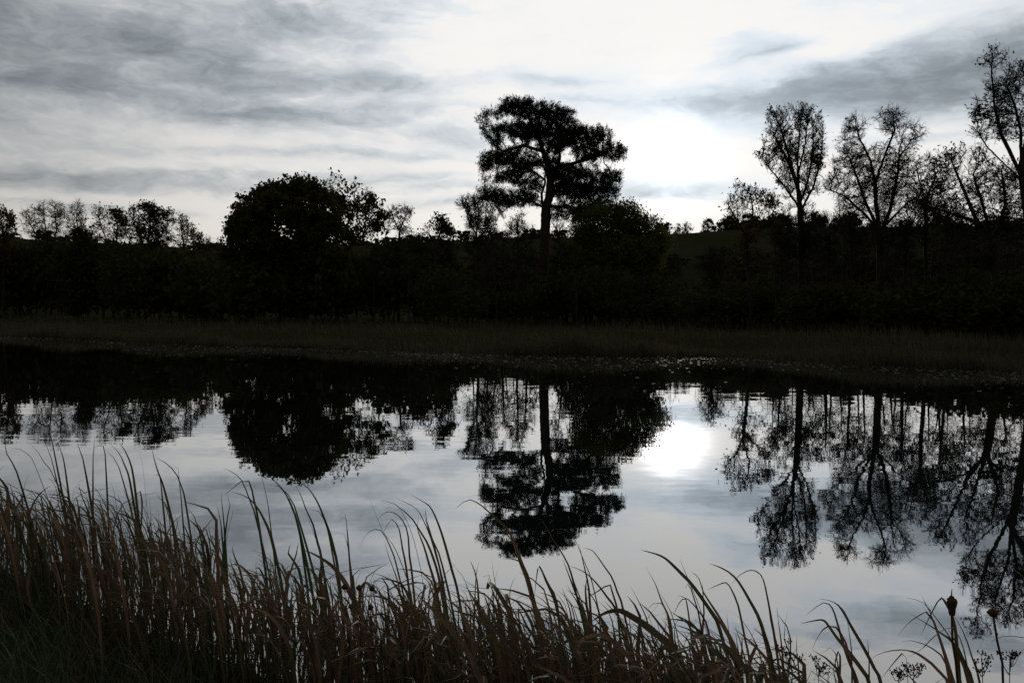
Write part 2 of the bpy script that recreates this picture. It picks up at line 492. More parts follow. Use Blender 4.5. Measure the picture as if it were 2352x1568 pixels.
def clumps(p, amt, f=2.1):
    """uneven leaf density through a crown"""
    a, b, c = p.T * f
    v = np.sin(a + 1.7 * np.sin(b * .6)) + np.sin(b * 1.1 + 1.3 * np.sin(c * .7 + 1)) + np.sin(c * 1.3 + 1.9 * np.sin(a * .5)) + .7 * np.sin(a * 2.3 + c * 1.9) + .7 * np.sin(b * 2.1 - c * 2.4)
    w = np.exp(v * amt * .5); return w / w.sum()

def make_tree(name, label, cat, D, base, limbs, ells, n=900, step=.35, di=4.0, dk=.55, rt=.010, rb=.16,
              tw=3, twl=.55, twr=.006, droop=0.0, tup=.5, lf=5, lsize=.10, lmat=None, bark=None, bias=(0, 0, .12), flat=0.0,
              group=None, depth=.85, shell=.35, jit=.25, needles=0, curl=.35, spread=.12, lfrac=1.0, side=1, lmul=.30, skirt=1.0, clump=1.6, gap=.30, long=1.6, flatten=1.0):
    """base: (px, D) foot of the trunk; limbs: px polylines; ells: crown lobes in px"""
    n = int(n * 2.2); step *= .74; dk *= .70; twr *= 1.2; lf *= lmul
    bx = P(base, 700, D)[0]
    gz = float(ground_z(bx, D))
    org = np.array([bx, D, gz])
    lines = []
    for k, L in enumerate(limbs):
        pts = [P(p[0], p[1], D) + np.array([0, p[2] if len(p) > 2 else 0, 0]) for p in L]
        if k == 0: pts = [np.array([bx, D, gz - .15])] + pts
        lines.append(pts)
    ells = [(*e[:3], e[3] * flatten, *e[4:]) for e in ells]
    if skirt:
        x0, x1 = min(e[0] - e[2] for e in ells), max(e[0] + e[2] for e in ells)
        yl = max(e[1] + e[3] for e in ells)
        ells = ells + [((x0 + x1) / 2 * .5 + base * .5, yl + 22, (x1 - x0) * .36, 46, .45 * skirt)]
    A = crown_points(ells, n, D, depth, shell)
    A = A[A[:, 2] > gz + .4]
    if gap:
        a_, b_, c_ = (A * np.array([3.0, 3.0, 1.3]) * 47.0 / max(D, 40)).T
        v_ = np.sin(a_ + 1.4 * np.sin(c_ * .9)) + np.sin(b_ + 1.2 * np.sin(c_ * .8 + 2)) + .8 * np.sin(a_ * 1.7 - c_ * 1.1 + b_ * .6)
        A = A[v_ > np.quantile(v_, gap)]
    pos, par = grow(A, lines, step, di, dk, bias=bias, jit=jit)
    r, has = radii(par, rt, rb)
    r[0] *= 1.25
    trunk, crown = Geo(), Geo()
    pos = pos - org
    skeleton(pos, par, r, trunk)
    # thin growth
    thin = np.where(r < max(rt * 3.2, .02))[0]; thin = thin[thin > 0]
    rep = np.repeat(thin, tw)
    pd = norm(pos[rep] - pos[par[rep]])
    dirs = pd * .7 + rng.normal(0, .6, pd.shape) + np.array([0, 0, tup - droop])
    o = pos[rep] - pd * (rng.uniform(0, 1, len(rep)) * step)[:, None]
    ln = twl * rng.uniform(.5, 1.4, len(rep))
    mid, tip, d2 = twigs(o, dirs, ln, twr, trunk if lmat is None else trunk, droop, curl)
    if side:
        j = np.repeat(np.arange(len(mid)), side)
        so = o[j] + (mid[j] - o[j]) * rng.uniform(.3, 1.6, (len(j), 1)).clip(0, 1)
        m2, t2, _ = twigs(so, d2[j] * .8 + rng.normal(0, .65, (len(j), 3)) + np.array([0, 0, tup * .4 - droop]), ln[j] * rng.uniform(.35, .75, len(j)), twr * .8, trunk, droop, curl, True)
        mid, tip = np.concatenate([mid, m2]), np.concatenate([tip, t2])
    if needles:
        allp = np.concatenate([tip, mid, pos[thin]])
        q = np.repeat(allp, needles, 0)
        nd = norm(rng.normal(0, 1, q.shape) + np.array([0, 0, .25]))
        L = lsize * rng.uniform(.7, 1.3, len(q))
        u, v = frames(nd)
        w_ = (lsize * .17)
        q = q + rng.normal(0, spread, q.shape)
        V = np.stack([q - u * w_, q + u * w_, q + nd * L[:, None]], 1)
        crown.add(V, None, np.arange(len(q) * 3).reshape(-1, 3))
    elif lf:
        k = int(round(lf * lfrac * len(mid)))
        j = rng.choice(len(mid), k, p=clumps(mid, clump))
        t = rng.uniform(.1, 1.0, (k, 1))
        p = mid[j] * (1 - t) + tip[j] * t + rng.normal(0, spread, (k, 3))
        leaves(p, lsize, crown, flat, long)
    e = link(name, None, loc=org)
    tag(e, label, cat, group)
    link('trunk', trunk.mesh('trunk', bark or BARK, True), e)
    if crown.n: link('crown', crown.mesh('crown', lmat), e)
    print('TREE', name, len(pos), 'nodes', len(trunk.q and np.concatenate(trunk.q)), 'quads', crown.n, 'leafverts')
    return e
# --- the tall pine in the middle
make_tree('pine_tree', 'tall flat-topped pine with forked trunk, tallest tree in the middle', 'tree', 61, 1248,
    [[(1248, 735), (1249, 640), (1251, 560), (1254, 480), (1262, 450), (1264, 420), (1260, 390), (1250, 355), (1238, 320), (1222, 285), (1208, 258)],
     [(1253, 485), (1245, 468), (1244, 445), (1252, 420), (1252, 392, -.5), (1232, 372, -1), (1205, 360, -1.5)],
     [(1264, 420), (1280, 392, 1), (1288, 355, 1), (1284, 320, 1), (1278, 280, 1)],
     [(1283, 390), (1320, 370, 1), (1370, 355, 1), (1405, 345, 1)],
     [(1240, 350), (1200, 340, -1), (1160, 355, -1.5), (1125, 375, -1.5)],
     [(1254, 415), (1220, 395, -1), (1180, 390, -2)],
     [(1253, 480), (1225, 468, -1), (1195, 470, -2), (1170, 480, -2), (1150, 500, -2)],
     [(1256, 470), (1300, 470, 1.5), (1340, 480, 2), (1370, 490, 2)],
     [(1268, 425), (1320, 415, 2), (1380, 420, 2)],
     [(1254, 400), (1262, 350, 2.5), (1262, 300, 3)], [(1256, 385), (1290, 340, -2.5), (1310, 300, -3)]],
    [(1195, 248, 52, 26, 1.3), (1120, 272, 26, 12, 1.3), (1140, 262, 30, 14), (1245, 262, 60, 28, 1.3), (1300, 275, 32, 26, 1.2), (1160, 300, 42, 22, 1.1), (1140, 325, 20, 10, 1.3),
     (1230, 305, 70, 26, 1.2), (1320, 315, 62, 30, 1.2), (1372, 320, 38, 30), (1410, 350, 30, 26), (1360, 355, 50, 18, .7),
     (1150, 365, 52, 20, 1.3), (1117, 385, 22, 14, 1.3), (1200, 380, 50, 14, 1.0), (1265, 370, 30, 12, .9),
     (1170, 410, 48, 16, 1.1), (1310, 405, 60, 26, 1.1), (1395, 408, 38, 20, 1.1), (1330, 440, 70, 26, 1.2), (1400, 440, 26, 26),
     (1150, 455, 45, 14, 1.2), (1200, 450, 40, 16, .9), (1365, 470, 48, 20, .8), (1180, 470, 40, 10, .7), (1330, 495, 70, 18, .8), (1265, 335, 40, 20, .9), (1120, 300, 24, 12, .8), (1130, 440, 30, 12, .9), (1215, 425, 40, 14, .8), (1400, 480, 30, 14, .8)],
    n=3000, step=.27, di=3.0, dk=.36, rt=.011, rb=.36, tw=4, twl=.36, twr=.008, tup=.25, lsize=.18, needles=6, side=0, lmul=1, skirt=0, gap=.08, lmat=L_PINE, bark=PINEBARK,
    bias=(0, 0, .06), depth=.75, spread=.06, jit=.30, shell=.1, flatten=.88)

# --- round oak left of the pine: dense left crown, looser right crown
make_tree('oak_tree', 'broad dense round oak with dark crown, largest tree left of the pine', 'tree', 60, 690,
    [[(690, 720), (686, 660), (680, 610)], [(680, 610), (640, 560), (600, 520), (575, 480)], [(680, 610), (690, 540), (680, 470), (670, 430)], [(680, 600), (730, 540), (745, 500)]],
    [(650, 520, 125, 90, 1.2), (590, 480, 45, 30), (555, 560, 40, 40), (690, 440, 60, 32), (640, 450, 55, 30), (530, 590, 22, 20, .7), (740, 510, 50, 60), (600, 600, 70, 40), (720, 600, 80, 50, .8)],
    n=1700, step=.30, di=3.5, dk=.45, rb=.34, tw=3, twl=.5, lf=6, lsize=.17, lmat=L_OAK, tup=.3, spread=.10, shell=.45, lmul=.48, clump=1.0, gap=.05)
make_tree('oak_tree', 'airy round oak with see-through crown behind the dense oak', 'tree', 68, 775,
    [[(775, 712), (778, 640), (785, 590)], [(785, 590), (770, 520), (765, 460), (758, 415)], [(785, 590), (830, 530), (855, 480)], [(780, 560), (810, 490), (815, 440)]],
    [(760, 430, 32, 26), (810, 455, 55, 38), (850, 500, 38, 48), (800, 520, 60, 50, .7), (765, 402, 12, 12, .6), (845, 560, 35, 26, .6), (735, 440, 40, 24)],
    n=800, step=.33, di=3.5, dk=.5, rb=.22, tw=3, twl=.5, lf=3, lsize=.17, lmat=L_OAK, tup=.35, spread=.12, shell=.3, gap=.14, lmul=.4)

# --- thorn tree, bushes and the slim bare tree between oak and pine
make_tree('thorn_tree', 'small crooked bare thorn tree between the oak and the pine', 'tree', 64, 916,
    [[(916, 705), (914, 600), (916, 560), (918, 530)], [(918, 530), (905, 505), (898, 485)], [(918, 530), (930, 500), (940, 482)]],
    [(908, 495, 26, 24), (930, 490, 22, 18), (915, 530, 30, 20, .8), (890, 520, 16, 18, .6)],
    n=330, step=.22, di=2.5, dk=.32, rb=.10, tw=3, twl=.42, twr=.011, side=2, lf=.4, lsize=.10, lmat=L_DARK, tup=0.1, curl=.7, jit=.45)
make_tree('hawthorn', 'leafy rounded hawthorn just left of the slim bare tree', 'tree', 62, 995,
    [[(995, 710), (998, 620), (1000, 560)], [(1000, 560), (985, 535)], [(1000, 560), (1015, 525)]],
    [(990, 530, 38, 24, 1.2), (1012, 512, 24, 16), (965, 545, 26, 18), (1030, 540, 26, 22), (1000, 570, 60, 26, .8)],
    n=560, step=.26, di=2.5, dk=.36, rb=.14, tw=3, twl=.4, lf=5, lsize=.13, lmat=L_DARK, tup=.4)
make_tree('alder_tree', 'slim bare alder with fine upright twigs close left of the pine', 'tree', 66, 1100,
    [[(1100, 705), (1098, 640), (1096, 580), (1094, 540)], [(1094, 540), (1075, 500), (1065, 470)], [(1094, 540), (1100, 490), (1095, 458)], [(1095, 560), (1120, 520), (1130, 490)]],
    [(1080, 480, 32, 26), (1110, 475, 28, 24), (1070, 510, 24, 20, .8), (1105, 520, 40, 30, .7), (1135, 520, 20, 26, .7)],
    n=520, step=.28, di=3, dk=.36, rb=.12, tw=5, twl=.65, twr=.012, side=2, lf=.5, lsize=.08, lmat=L_AUTUMN, tup=.9, bias=(0, 0, .3))
for k, (px, D, tx, top, lab) in enumerate([
        (1120, 58, 1118, 560, 'thin leaning sapling under the low left limb of the pine'),
        (1150, 60, 1158, 520, 'thin sapling with forked top below the low pine limb'),
        (1185, 57, 1190, 510, 'straight thin sapling nearest the left of the pine trunk'),
        (1215, 63, 1206, 500, 'slender sapling touching the left edge of the pine trunk'),
        (1300, 58, 1285, 520, 'slanting sapling close right of the pine trunk'),
        (1345, 60, 1352, 540, 'thin dark sapling under the right side of the pine crown'),
        (1420, 57, 1430, 580, 'curved sapling trunk in front of the rounded willow')]):
    make_tree('sapling', lab, 'sapling', D, px,
        [[(px, 715), (px + (tx - px) * .4, 660), (px + (tx - px) * .8, 590), (tx, top + 30)]],
        [(tx, top + 25, 28, 38), (px, top + 80, 30, 40, .5)], n=130, step=.3, di=3, dk=.4, rb=.085, tw=3, twl=.6, twr=.012, side=2, lf=.8, lsize=.09,
        skirt=0, lmat=L_DARK, tup=.7, group='saplings round the pine')

# --- rounded willow right of the pine
make_tree('willow_tree', 'rounded yellow-green willow bush sloping down right of the pine', 'tree', 58, 1400,
    [[(1400, 720), (1395, 640), (1400, 590)], [(1400, 590), (1370, 540), (1360, 500)], [(1400, 590), (1430, 540), (1440, 500)], [(1400, 620), (1470, 560), (1500, 530)], [(1400, 640), (1340, 590)]],
    [(1390, 520, 55, 45, 1.1), (1440, 510, 45, 40, 1.1), (1480, 535, 42, 34), (1515, 560, 28, 24), (1350, 540, 40, 40), (1430, 590, 100, 50, .9), (1350, 610, 60, 40, .7)],
    n=1900, step=.30, di=3, dk=.38, rb=.20, tw=4, twl=.6, lf=5, lsize=.10, lmat=L_WILLOW, tup=.7, bias=(0, 0, .25), spread=.14, gap=.06, lmul=.55, clump=.8)

# --- far left row
L_ = dict(tw=4, twr=.011, tup=.6, side=1, gap=.18)
make_tree('birch_tree', 'dark leafy birch cut by the left edge of the photo', 'tree', 74, 8, [[(8, 700), (8, 600), (10, 540)]],
    [(0, 510, 34, 32), (20, 530, 24, 30), (-30, 530, 40, 40)], n=420, step=.33, di=3, dk=.45, rb=.13, twl=.55, lf=2.5, lsize=.14, lmat=L_AUTUMN, **L_)
make_tree('birch_tree', 'wide bare birch with fan of limbs, tallest of the far left row', 'tree', 76, 118, [[(118, 700), (116, 620), (115, 585)], [(115, 585), (85, 545), (70, 515)], [(115, 585), (105, 530), (100, 490)], [(115, 585), (130, 530), (125, 480)], [(116, 600), (145, 550)]],
    [(80, 500, 34, 26), (115, 485, 36, 26), (140, 510, 26, 30), (70, 525, 24, 20), (115, 540, 50, 30, .6)], n=640, step=.33, di=3.2, dk=.42, rb=.13, twl=.6, lf=.5, lsize=.10, lmat=L_AUTUMN, droop=.25, **L_)
make_tree('birch_tree', 'thin see-through bare tree right of the wide bare birch', 'tree', 80, 186, [[(186, 698), (184, 600), (182, 550)], [(182, 550), (175, 500), (178, 470)], [(182, 550), (195, 510)]],
    [(178, 490, 20, 28), (195, 510, 20, 24), (170, 520, 14, 20)], n=240, step=.34, di=3.2, dk=.45, rb=.09, twl=.6, lf=.4, lsize=.10, lmat=L_AUTUMN, **L_)
make_tree('ash_tree', 'ragged half-bare tree with level limbs in the far left row', 'tree', 75, 260, [[(260, 700), (262, 620), (266, 580)], [(266, 580), (240, 550), (215, 530)], [(262, 600), (232, 520), (226, 490)], [(266, 580), (270, 520), (262, 490)]],
    [(225, 495, 24, 20), (215, 530, 22, 20), (262, 500, 30, 20), (270, 530, 40, 24, .8), (235, 560, 40, 24, .6)], n=520, step=.32, di=3, dk=.42, rb=.14, twl=.5, lf=1.6, lsize=.13, lmat=L_DARK, **L_)
make_tree('ash_tree', 'rounded twiggy dome-shaped tree in the far left row', 'tree', 73, 335, [[(335, 702), (336, 620), (338, 580)], [(338, 580), (315, 530), (305, 500)], [(338, 580), (345, 520), (345, 485)], [(338, 580), (370, 540), (385, 520)]],
    [(335, 495, 46, 30, 1.1), (375, 510, 34, 32), (305, 520, 28, 28), (345, 540, 60, 36, .8), (395, 545, 20, 26, .7)], n=820, step=.31, di=3, dk=.38, rb=.17, twl=.48, lf=1.9, lsize=.13, lmat=L_DARK, **L_)
make_tree('ash_tree', 'lighter leaning tree at the right end of the far left row', 'tree', 72, 430, [[(430, 702), (428, 640), (425, 600)], [(425, 600), (420, 550), (415, 515)], [(425, 600), (455, 560), (462, 545)]],
    [(415, 520, 24, 28), (440, 540, 30, 30), (465, 570, 22, 26), (425, 570, 40, 24, .7)], n=460, step=.31, di=3, dk=.42, rb=.12, twl=.48, lf=1.5, lsize=.12, lmat=L_AUTUMN, **L_)
make_tree('hazel_bush', 'low twiggy bush in the sky gap left of the big oak', 'bush', 70, 495, [[(495, 704), (495, 650), (494, 610)], [(495, 640), (482, 590)], [(495, 640), (508, 590)]],
    [(480, 580, 20, 32), (505, 580, 20, 32), (492, 560, 16, 20, .7)], n=300, step=.3, di=3, dk=.42, rb=.08, twl=.45, lf=.8, lsize=.12, lmat=L_DARK, **L_)
make_tree('holly_bush', 'dense dark pointed bush in front of the far left row', 'bush', 70, 180, [[(180, 706), (180, 640), (180, 590)], [(180, 640), (160, 600)], [(180, 640), (205, 590)]],
    [(178, 560, 30, 38, 1.2), (160, 590, 34, 40), (205, 595, 34, 40), (180, 630, 60, 40)], n=620, step=.3, di=3, dk=.42, rb=.12, twl=.4, lf=6, lsize=.16, lmat=L_DARK, **L_)

# --- right side
make_tree('hazel_bush', 'spreading autumn bush left of the upright poplar', 'bush', 46, 1725, [[(1725, 728), (1718, 620), (1712, 540)], [(1712, 540), (1690, 500), (1672, 470)], [(1712, 540), (1730, 490), (1725, 450)], [(1712, 560), (1760, 510), (1780, 480)]],
    [(1690, 470, 30, 20), (1720, 455, 34, 24), (1760, 470, 34, 26), (1700, 500, 40, 24, .8), (1740, 520, 50, 30, .7), (1700, 430, 20, 14, .4)],
    n=620, step=.22, di=2.2, dk=.28, rb=.10, tw=3, twl=0.42, twr=0.008, lf=1.6, lsize=0.075, long=2.1, side=1, lmat=L_AUTUMN, tup=.8, bias=(0, 0, .2))
make_tree('poplar_tree', 'upright vase-shaped poplar with bare twigs, first tall tree right of the sun', 'tree', 47, 1842,
    [[(1842, 745), (1841, 640), (1840, 540), (1838, 480), (1834, 440)], [(1838, 480), (1800, 425), (1770, 390), (1752, 365)], [(1834, 440), (1815, 370), (1795, 300), (1780, 265)], [(1834, 440), (1832, 360), (1838, 290), (1842, 258)],
     [(1838, 470), (1860, 400), (1868, 330), (1866, 280)], [(1838, 490), (1868, 430), (1885, 370), (1890, 310)], [(1820, 400), (1800, 350), (1778, 310)], [(1836, 400), (1850, 330), (1855, 270)]],
    [(1785, 290, 28, 36), (1835, 280, 36, 36, 1.1), (1875, 300, 20, 40), (1765, 360, 26, 34), (1810, 350, 44, 60), (1865, 370, 28, 60), (1835, 430, 50, 40, .6), (1760, 330, 16, 20, .5), (1840, 510, 60, 26, .5)],
    n=1250, step=.24, di=2.4, dk=.30, rb=.21, tw=4, twl=0.48, twr=0.008, lf=0.75, lsize=0.07, long=2.1, side=2, lmat=L_DARK, tup=1.0, bias=(0, 0, .5), spread=.05, shell=.2, depth=.9)
make_tree('birch_tree', 'broad bare birch with several arching stems right of the poplar', 'tree', 43, 2020,
    [[(2020, 770), (2022, 640), (2022, 550), (2020, 530)], [(2020, 530), (2012, 470), (2010, 420), (2000, 370), (1975, 320), (1965, 285)], [(2020, 535), (1985, 490), (1940, 450), (1895, 432)],
     [(2022, 540), (2045, 480), (2062, 400), (2066, 345), (2075, 300)], [(2010, 420), (2035, 350), (2055, 300), (2050, 262)], [(2020, 530), (1990, 470), (1970, 410), (1950, 360)], [(2022, 530), (2080, 470), (2120, 440)], [(2066, 360), (2095, 320), (2115, 312)]],
    [(1970, 300, 40, 34), (2050, 280, 40, 30), (2085, 310, 36, 34), (1945, 360, 40, 44), (2010, 380, 60, 50), (2070, 390, 44, 56), (1925, 420, 34, 30), (1990, 460, 80, 50, .8), (2080, 470, 60, 40, .7), (2020, 430, 60, 40, .8)],
    n=1500, step=.21, di=2.2, dk=.265, rb=.19, tw=4, twl=0.5, twr=0.0075, lf=0.25, lsize=0.06, long=2.1, side=2, lmat=L_DARK, droop=.15, tup=.45, bias=(0, 0, .1), spread=.05, shell=.15, depth=.85)
make_tree('birch_tree', 'slim tree with dark tuft-like crown right of the arching birch', 'tree', 43, 2128,
    [[(2128, 760), (2128, 640), (2126, 550), (2128, 470), (2130, 420)], [(2128, 470), (2110, 410), (2105, 380)], [(2128, 460), (2150, 400)]],
    [(2125, 390, 34, 34, 1.2), (2150, 420, 24, 34), (2105, 430, 24, 30), (2130, 470, 40, 40, .6)],
    n=520, step=.23, di=2.2, dk=.30, rb=.11, tw=4, twl=0.45, twr=0.008, lf=0.8, lsize=0.07, long=2.1, side=2, lmat=L_DARK, tup=.5)
make_tree('willow_tree', 'tangled leafy willow with low level limb near the right edge', 'tree', 36, 2290,
    [[(2290, 800), (2288, 640), (2280, 560)], [(2280, 560), (2240, 500), (2215, 440), (2190, 380)], [(2280, 560), (2260, 480), (2235, 400)], [(2285, 545), (2230, 505), (2150, 480), (2090, 455)], [(2280, 560), (2310, 470), (2300, 390)]],
    [(2185, 380, 34, 36), (2235, 370, 40, 34), (2200, 440, 50, 40), (2260, 430, 50, 50), (2310, 440, 40, 60), (2180, 500, 60, 34, .8), (2260, 510, 90, 40, .9), (2340, 500, 40, 60, .7), (2120, 470, 40, 24, .5)],
    n=1500, step=.2, di=2.0, dk=.25, rb=.18, tw=3, twl=0.42, twr=0.0075, lf=0.8, lsize=0.065, long=2.1, side=2, lmat=L_DARK, tup=.5, bias=(0, 0, .12), spread=.05, shell=.15)
make_tree('poplar_tree', 'tallest tree at the right edge with open crown leaning left', 'tree', 37, 2385,
    [[(2385, 800), (2375, 640), (2362, 500), (2352, 420), (2346, 380)], [(2352, 420), (2325, 360), (2300, 310), (2285, 250), (2280, 190), (2275, 150)], [(2346, 380), (2345, 300), (2330, 240), (2310, 190)], [(2346, 370), (2365, 280), (2360, 200), (2345, 150)], [(2350, 420), (2310, 380), (2265, 335), (2245, 300)], [(2346, 380), (2400, 280), (2420, 200)]],
    [(2285, 145, 30, 30, .6), (2300, 210, 44, 44), (2350, 190, 44, 50), (2265, 260, 34, 44), (2320, 280, 50, 50), (2370, 290, 40, 60), (2420, 220, 50, 80), (2255, 310, 24, 24, .7), (2420, 330, 60, 60, .6)],
    n=1300, step=.21, di=2.2, dk=.28, rb=.2, tw=4, twl=0.45, twr=0.0075, lf=0.75, lsize=0.065, long=2.1, side=2, lmat=L_DARK, tup=.6, bias=(0, 0, .3), spread=.05, shell=.2)
for k, (px, D, tx, top, lab) in enumerate([
        (1960, 44, 1955, 500, 'thin sapling under the left limb of the arching birch'),
        (2075, 42, 2082, 500, 'thin sapling just right of the arching birch stems'),
        (2180, 40, 2172, 480, 'slender sapling between the tufted tree and the willow'),
        (1800, 48, 1792, 520, 'short sapling left of the poplar trunk'),
        (1900, 46, 1905, 500, 'crooked sapling between the poplar and the arching birch'),
        (1640, 50, 1636, 590, 'low sapling at the right foot of the rounded willow')]):
    make_tree('sapling', lab, 'sapling', D, px,
        [[(px, 745), (px + (tx - px) * .4, 660), (px + (tx - px) * .8, 590), (tx, top + 30)]],
        [(tx, top + 25, 34, 40), (px, top + 80, 34, 40, .6)], n=200, step=.24, di=2.6, dk=.32, rb=.075, tw=3, twl=.5, twr=.010, side=2, lf=1.0, lsize=.08,
        skirt=0, lmat=L_DARK, tup=.7, group='saplings on the right bank')

# --- trees along the hill crest
def crest_tree(px, py, w, h, D, lab, lf=5, lmat=L_OAK, nm='hill_tree', n=260):
    make_tree(nm, lab, 'tree', D, px, [[(px, py), (px, py - h * .25), (px, py - h * .5)]],
        [(px, py - h * .62, w * .5, h * .38), (px - w * .25, py - h * .45, w * .3, h * .25), (px + w * .25, py - h * .5, w * .3, h * .28)],
        n=n, step=.5, di=5, dk=.75, rt=.02, rb=.25, tw=3, twl=.7, twr=.014, lf=lf, lsize=.30, lmat=lmat, tup=.4, group='trees on the hill crest', spread=.2, skirt=.6)
crest_tree(1553, 556, 26, 46, 292, 'left one of two small trees on the bare hill crest', 2.2)
crest_tree(1580, 556, 26, 50, 292, 'right one of two small trees on the bare hill crest', 2.2)
crest_tree(1628, 556, 38, 54, 292, 'rounded tree on the hill crest left of the dark hedge')
crest_tree(1672, 554, 52, 62, 285, 'dark domed tree beginning the hedge on the hill crest', 8)
crest_tree(1725, 552, 60, 62, 285, 'second dark domed tree of the hedge behind the autumn bush', 8)
crest_tree(1785, 552, 70, 64, 285, 'dark domed hedge tree left behind the poplar trunk', 8)
crest_tree(1870, 552, 70, 66, 285, 'dark domed hedge tree right behind the poplar trunk', 8)
crest_tree(1940, 552, 60, 66, 285, 'last domed hedge tree behind the arching birch', 8)

# --- undergrowth: one tangled mass along the far bank
def shrub(h, w, n, lf, lsize, tw=True):
    lines = [[(0, 0, -.1), (0, 0, .3)]]
    for k in range(4):
        a = rng.uniform(0, 6.28); lines.append([(0, 0, .3), (math.cos(a) * w * .3, math.sin(a) * w * .3, h * .45), (math.cos(a) * w * .5, math.sin(a) * w * .5, h * .75)])
    d = norm(rng.normal(0, 1, (n, 3))); d *= rng.uniform(.3, 1, (n, 1)) ** .5
    A = d * np.array([w, w, h * .48]) + np.array([0, 0, h * .55])
    pos, par = grow(A, lines, .38, 3, .5, bias=(0, 0, .15))
    r, has = radii(par, .012, .09)
    tg, cg = Geo(), Geo()
    skeleton(pos, par, r, tg, 5)
    thin = np.where(r < .03)[0]; thin = thin[thin > 0]; rep = np.repeat(thin, 2)
    pd = norm(pos[rep] - pos[par[rep]])
    mid, tip, _ = twigs(pos[rep], pd * .7 + rng.normal(0, .6, pd.shape) + np.array([0, 0, .5]), .6 * rng.uniform(.5, 1.4, len(rep)), .010, tg if tw else Geo(), simple=True)
    k = int(lf * len(mid)); j = rng.integers(0, len(mid), k)
    leaves(mid[j] + (tip[j] - mid[j]) * rng.uniform(0, 1, (k, 1)) + rng.normal(0, .2, (k, 3)), lsize, cg)
    return tg.arrays(), cg.arrays()
def small_shrub():
    return shrub(6.0, 3.2, 60, 2.1, .60, False)
temps = [shrub(5.2, 2.6, 200, 4, .23), shrub(4.0, 2.4, 170, 5, .25), shrub(6.0, 2.2, 200, 3.2, .21), shrub(3.0, 2.2, 140, 4.5, .23)]
def place(arr, geo, x, y, rz, s, sz, dz=0.0):
    v, q, t = arr
    c, sn = math.cos(rz), math.sin(rz)
    V = np.stack([(v[:, 0] * c - v[:, 1] * sn) * s + x, (v[:, 0] * sn + v[:, 1] * c) * s + y, v[:, 2] * sz + float(ground_z(x, y)) + dz], 1)
    geo.add(V, q, t)
ug, uc = Geo(), Geo()
UT = [(-200, 555), (0, 555), (250, 555), (430, 570), (480, 610), (540, 615), (700, 610), (850, 562), (960, 560), (1040, 590), (1090, 668), (1250, 668), (1300, 610), (1420, 605), (1470, 645), (1650, 650), (1760, 640), (2000, 640), (2200, 635), (2352, 630), (2600, 630)]
ux, uy = zip(*UT)
def shore_gap(px):      # distance of the wood's front edge
    return np.interp(px, [-200, 0, 500, 1000, 1240, 1700, 2000, 2352, 2600], [78, 72, 62, 54, 54, 48, 42, 37, 34])
for k in range(105):
    px = -180 + (2352 + 420) * (k * .618034 % 1.0)
    D = float(shore_gap(px)) + rng.uniform(-3, 13)
    x = (px - 1176) / F0 * D
    top = np.interp(px, ux, uy) + (rng.uniform(-18, 26) if k % 2 else rng.uniform(5, 45))
    hh = max(1.8, CAMZ + (HZ - top) / F0 * D - float(ground_z(x, D)))
    i = int(rng.integers(0, 4)); h0 = (5.2, 4.0, 6.0, 3.0)[i] * 1.05
    sz = hh / h0; s = min(max(sz, .8), 1.25) * rng.uniform(.85, 1.15); rz = rng.uniform(0, 6.28)
    place(temps[i][0], ug, x, D, rz, s, sz); place(temps[i][1], uc, x, D, rz, s, sz)
# bare thin stems standing through the tangle
def pole(h, lean):
    lines = [[(0, 0, -.1), (lean * .3, 0, h * .4), (lean * .8, rng.normal(0, .1), h * .75), (lean, rng.normal(0, .2), h * .95)]]
    n_ = 100; A = norm(rng.normal(0, 1, (n_, 3))) * rng.uniform(.2, 1, (n_, 1)) * np.array([h * .16, h * .16, h * .34]) + np.array([lean * .7, 0, h * .68])
    pos, par = grow(A, lines, .22, 3, .26, bias=(0, 0, .35)); r, has = radii(par, .009, .07)
    g_ = Geo(); skeleton(pos, par, r, g_, 6)
    thin = np.where(r < .025)[0]; thin = thin[thin > 0]; rep = np.repeat(thin, 3); pd = norm(pos[rep] - pos[par[rep]])
    twigs(pos[rep], pd + rng.normal(0, .5, pd.shape) + np.array([0, 0, .6]), .5 * rng.uniform(.5, 1.3, len(rep)), .009, g_, simple=True)
    return g_.arrays()
poles = [pole(6.5, .3), pole(6.0, -.5), pole(7.0, .1), pole(5.0, .7), pole(6.5, -.2)]
for k in range(84):
    px = 860 + 1640 * (k * .618034 % 1.0)
    if 1540 < px < 1650 and k % 2: continue
    D = float(shore_gap(px)) + rng.uniform(-2, 14); x = (px - 1176) / F0 * D
    top = np.interp(px, [860, 1050, 1240, 1450, 1560, 1700, 2000, 2400], [545, 535, 545, 560, 590, 530, 500, 480]) + rng.uniform(-12, 50)
    hh = CAMZ + (HZ - top) / F0 * D - float(ground_z(x, D)); i = k % 5
    place(poles[i], ug, x, D, rng.uniform(0, 6.28), rng.uniform(.7, 1.2), hh / (6.9, 6.4, 7.4, 5.4, 6.9)[i])
e = link('undergrowth', None); tag(e, 'dark tangle of shrubs filling the far bank below the trees', 'undergrowth', kind='stuff')
link('stems', ug.mesh('stems', BARK), e)['kind'] = 'stuff'
link('foliage', uc.mesh('foliage', L_DARK), e)['kind'] = 'stuff'
print('UNDER', ug.n, uc.n)

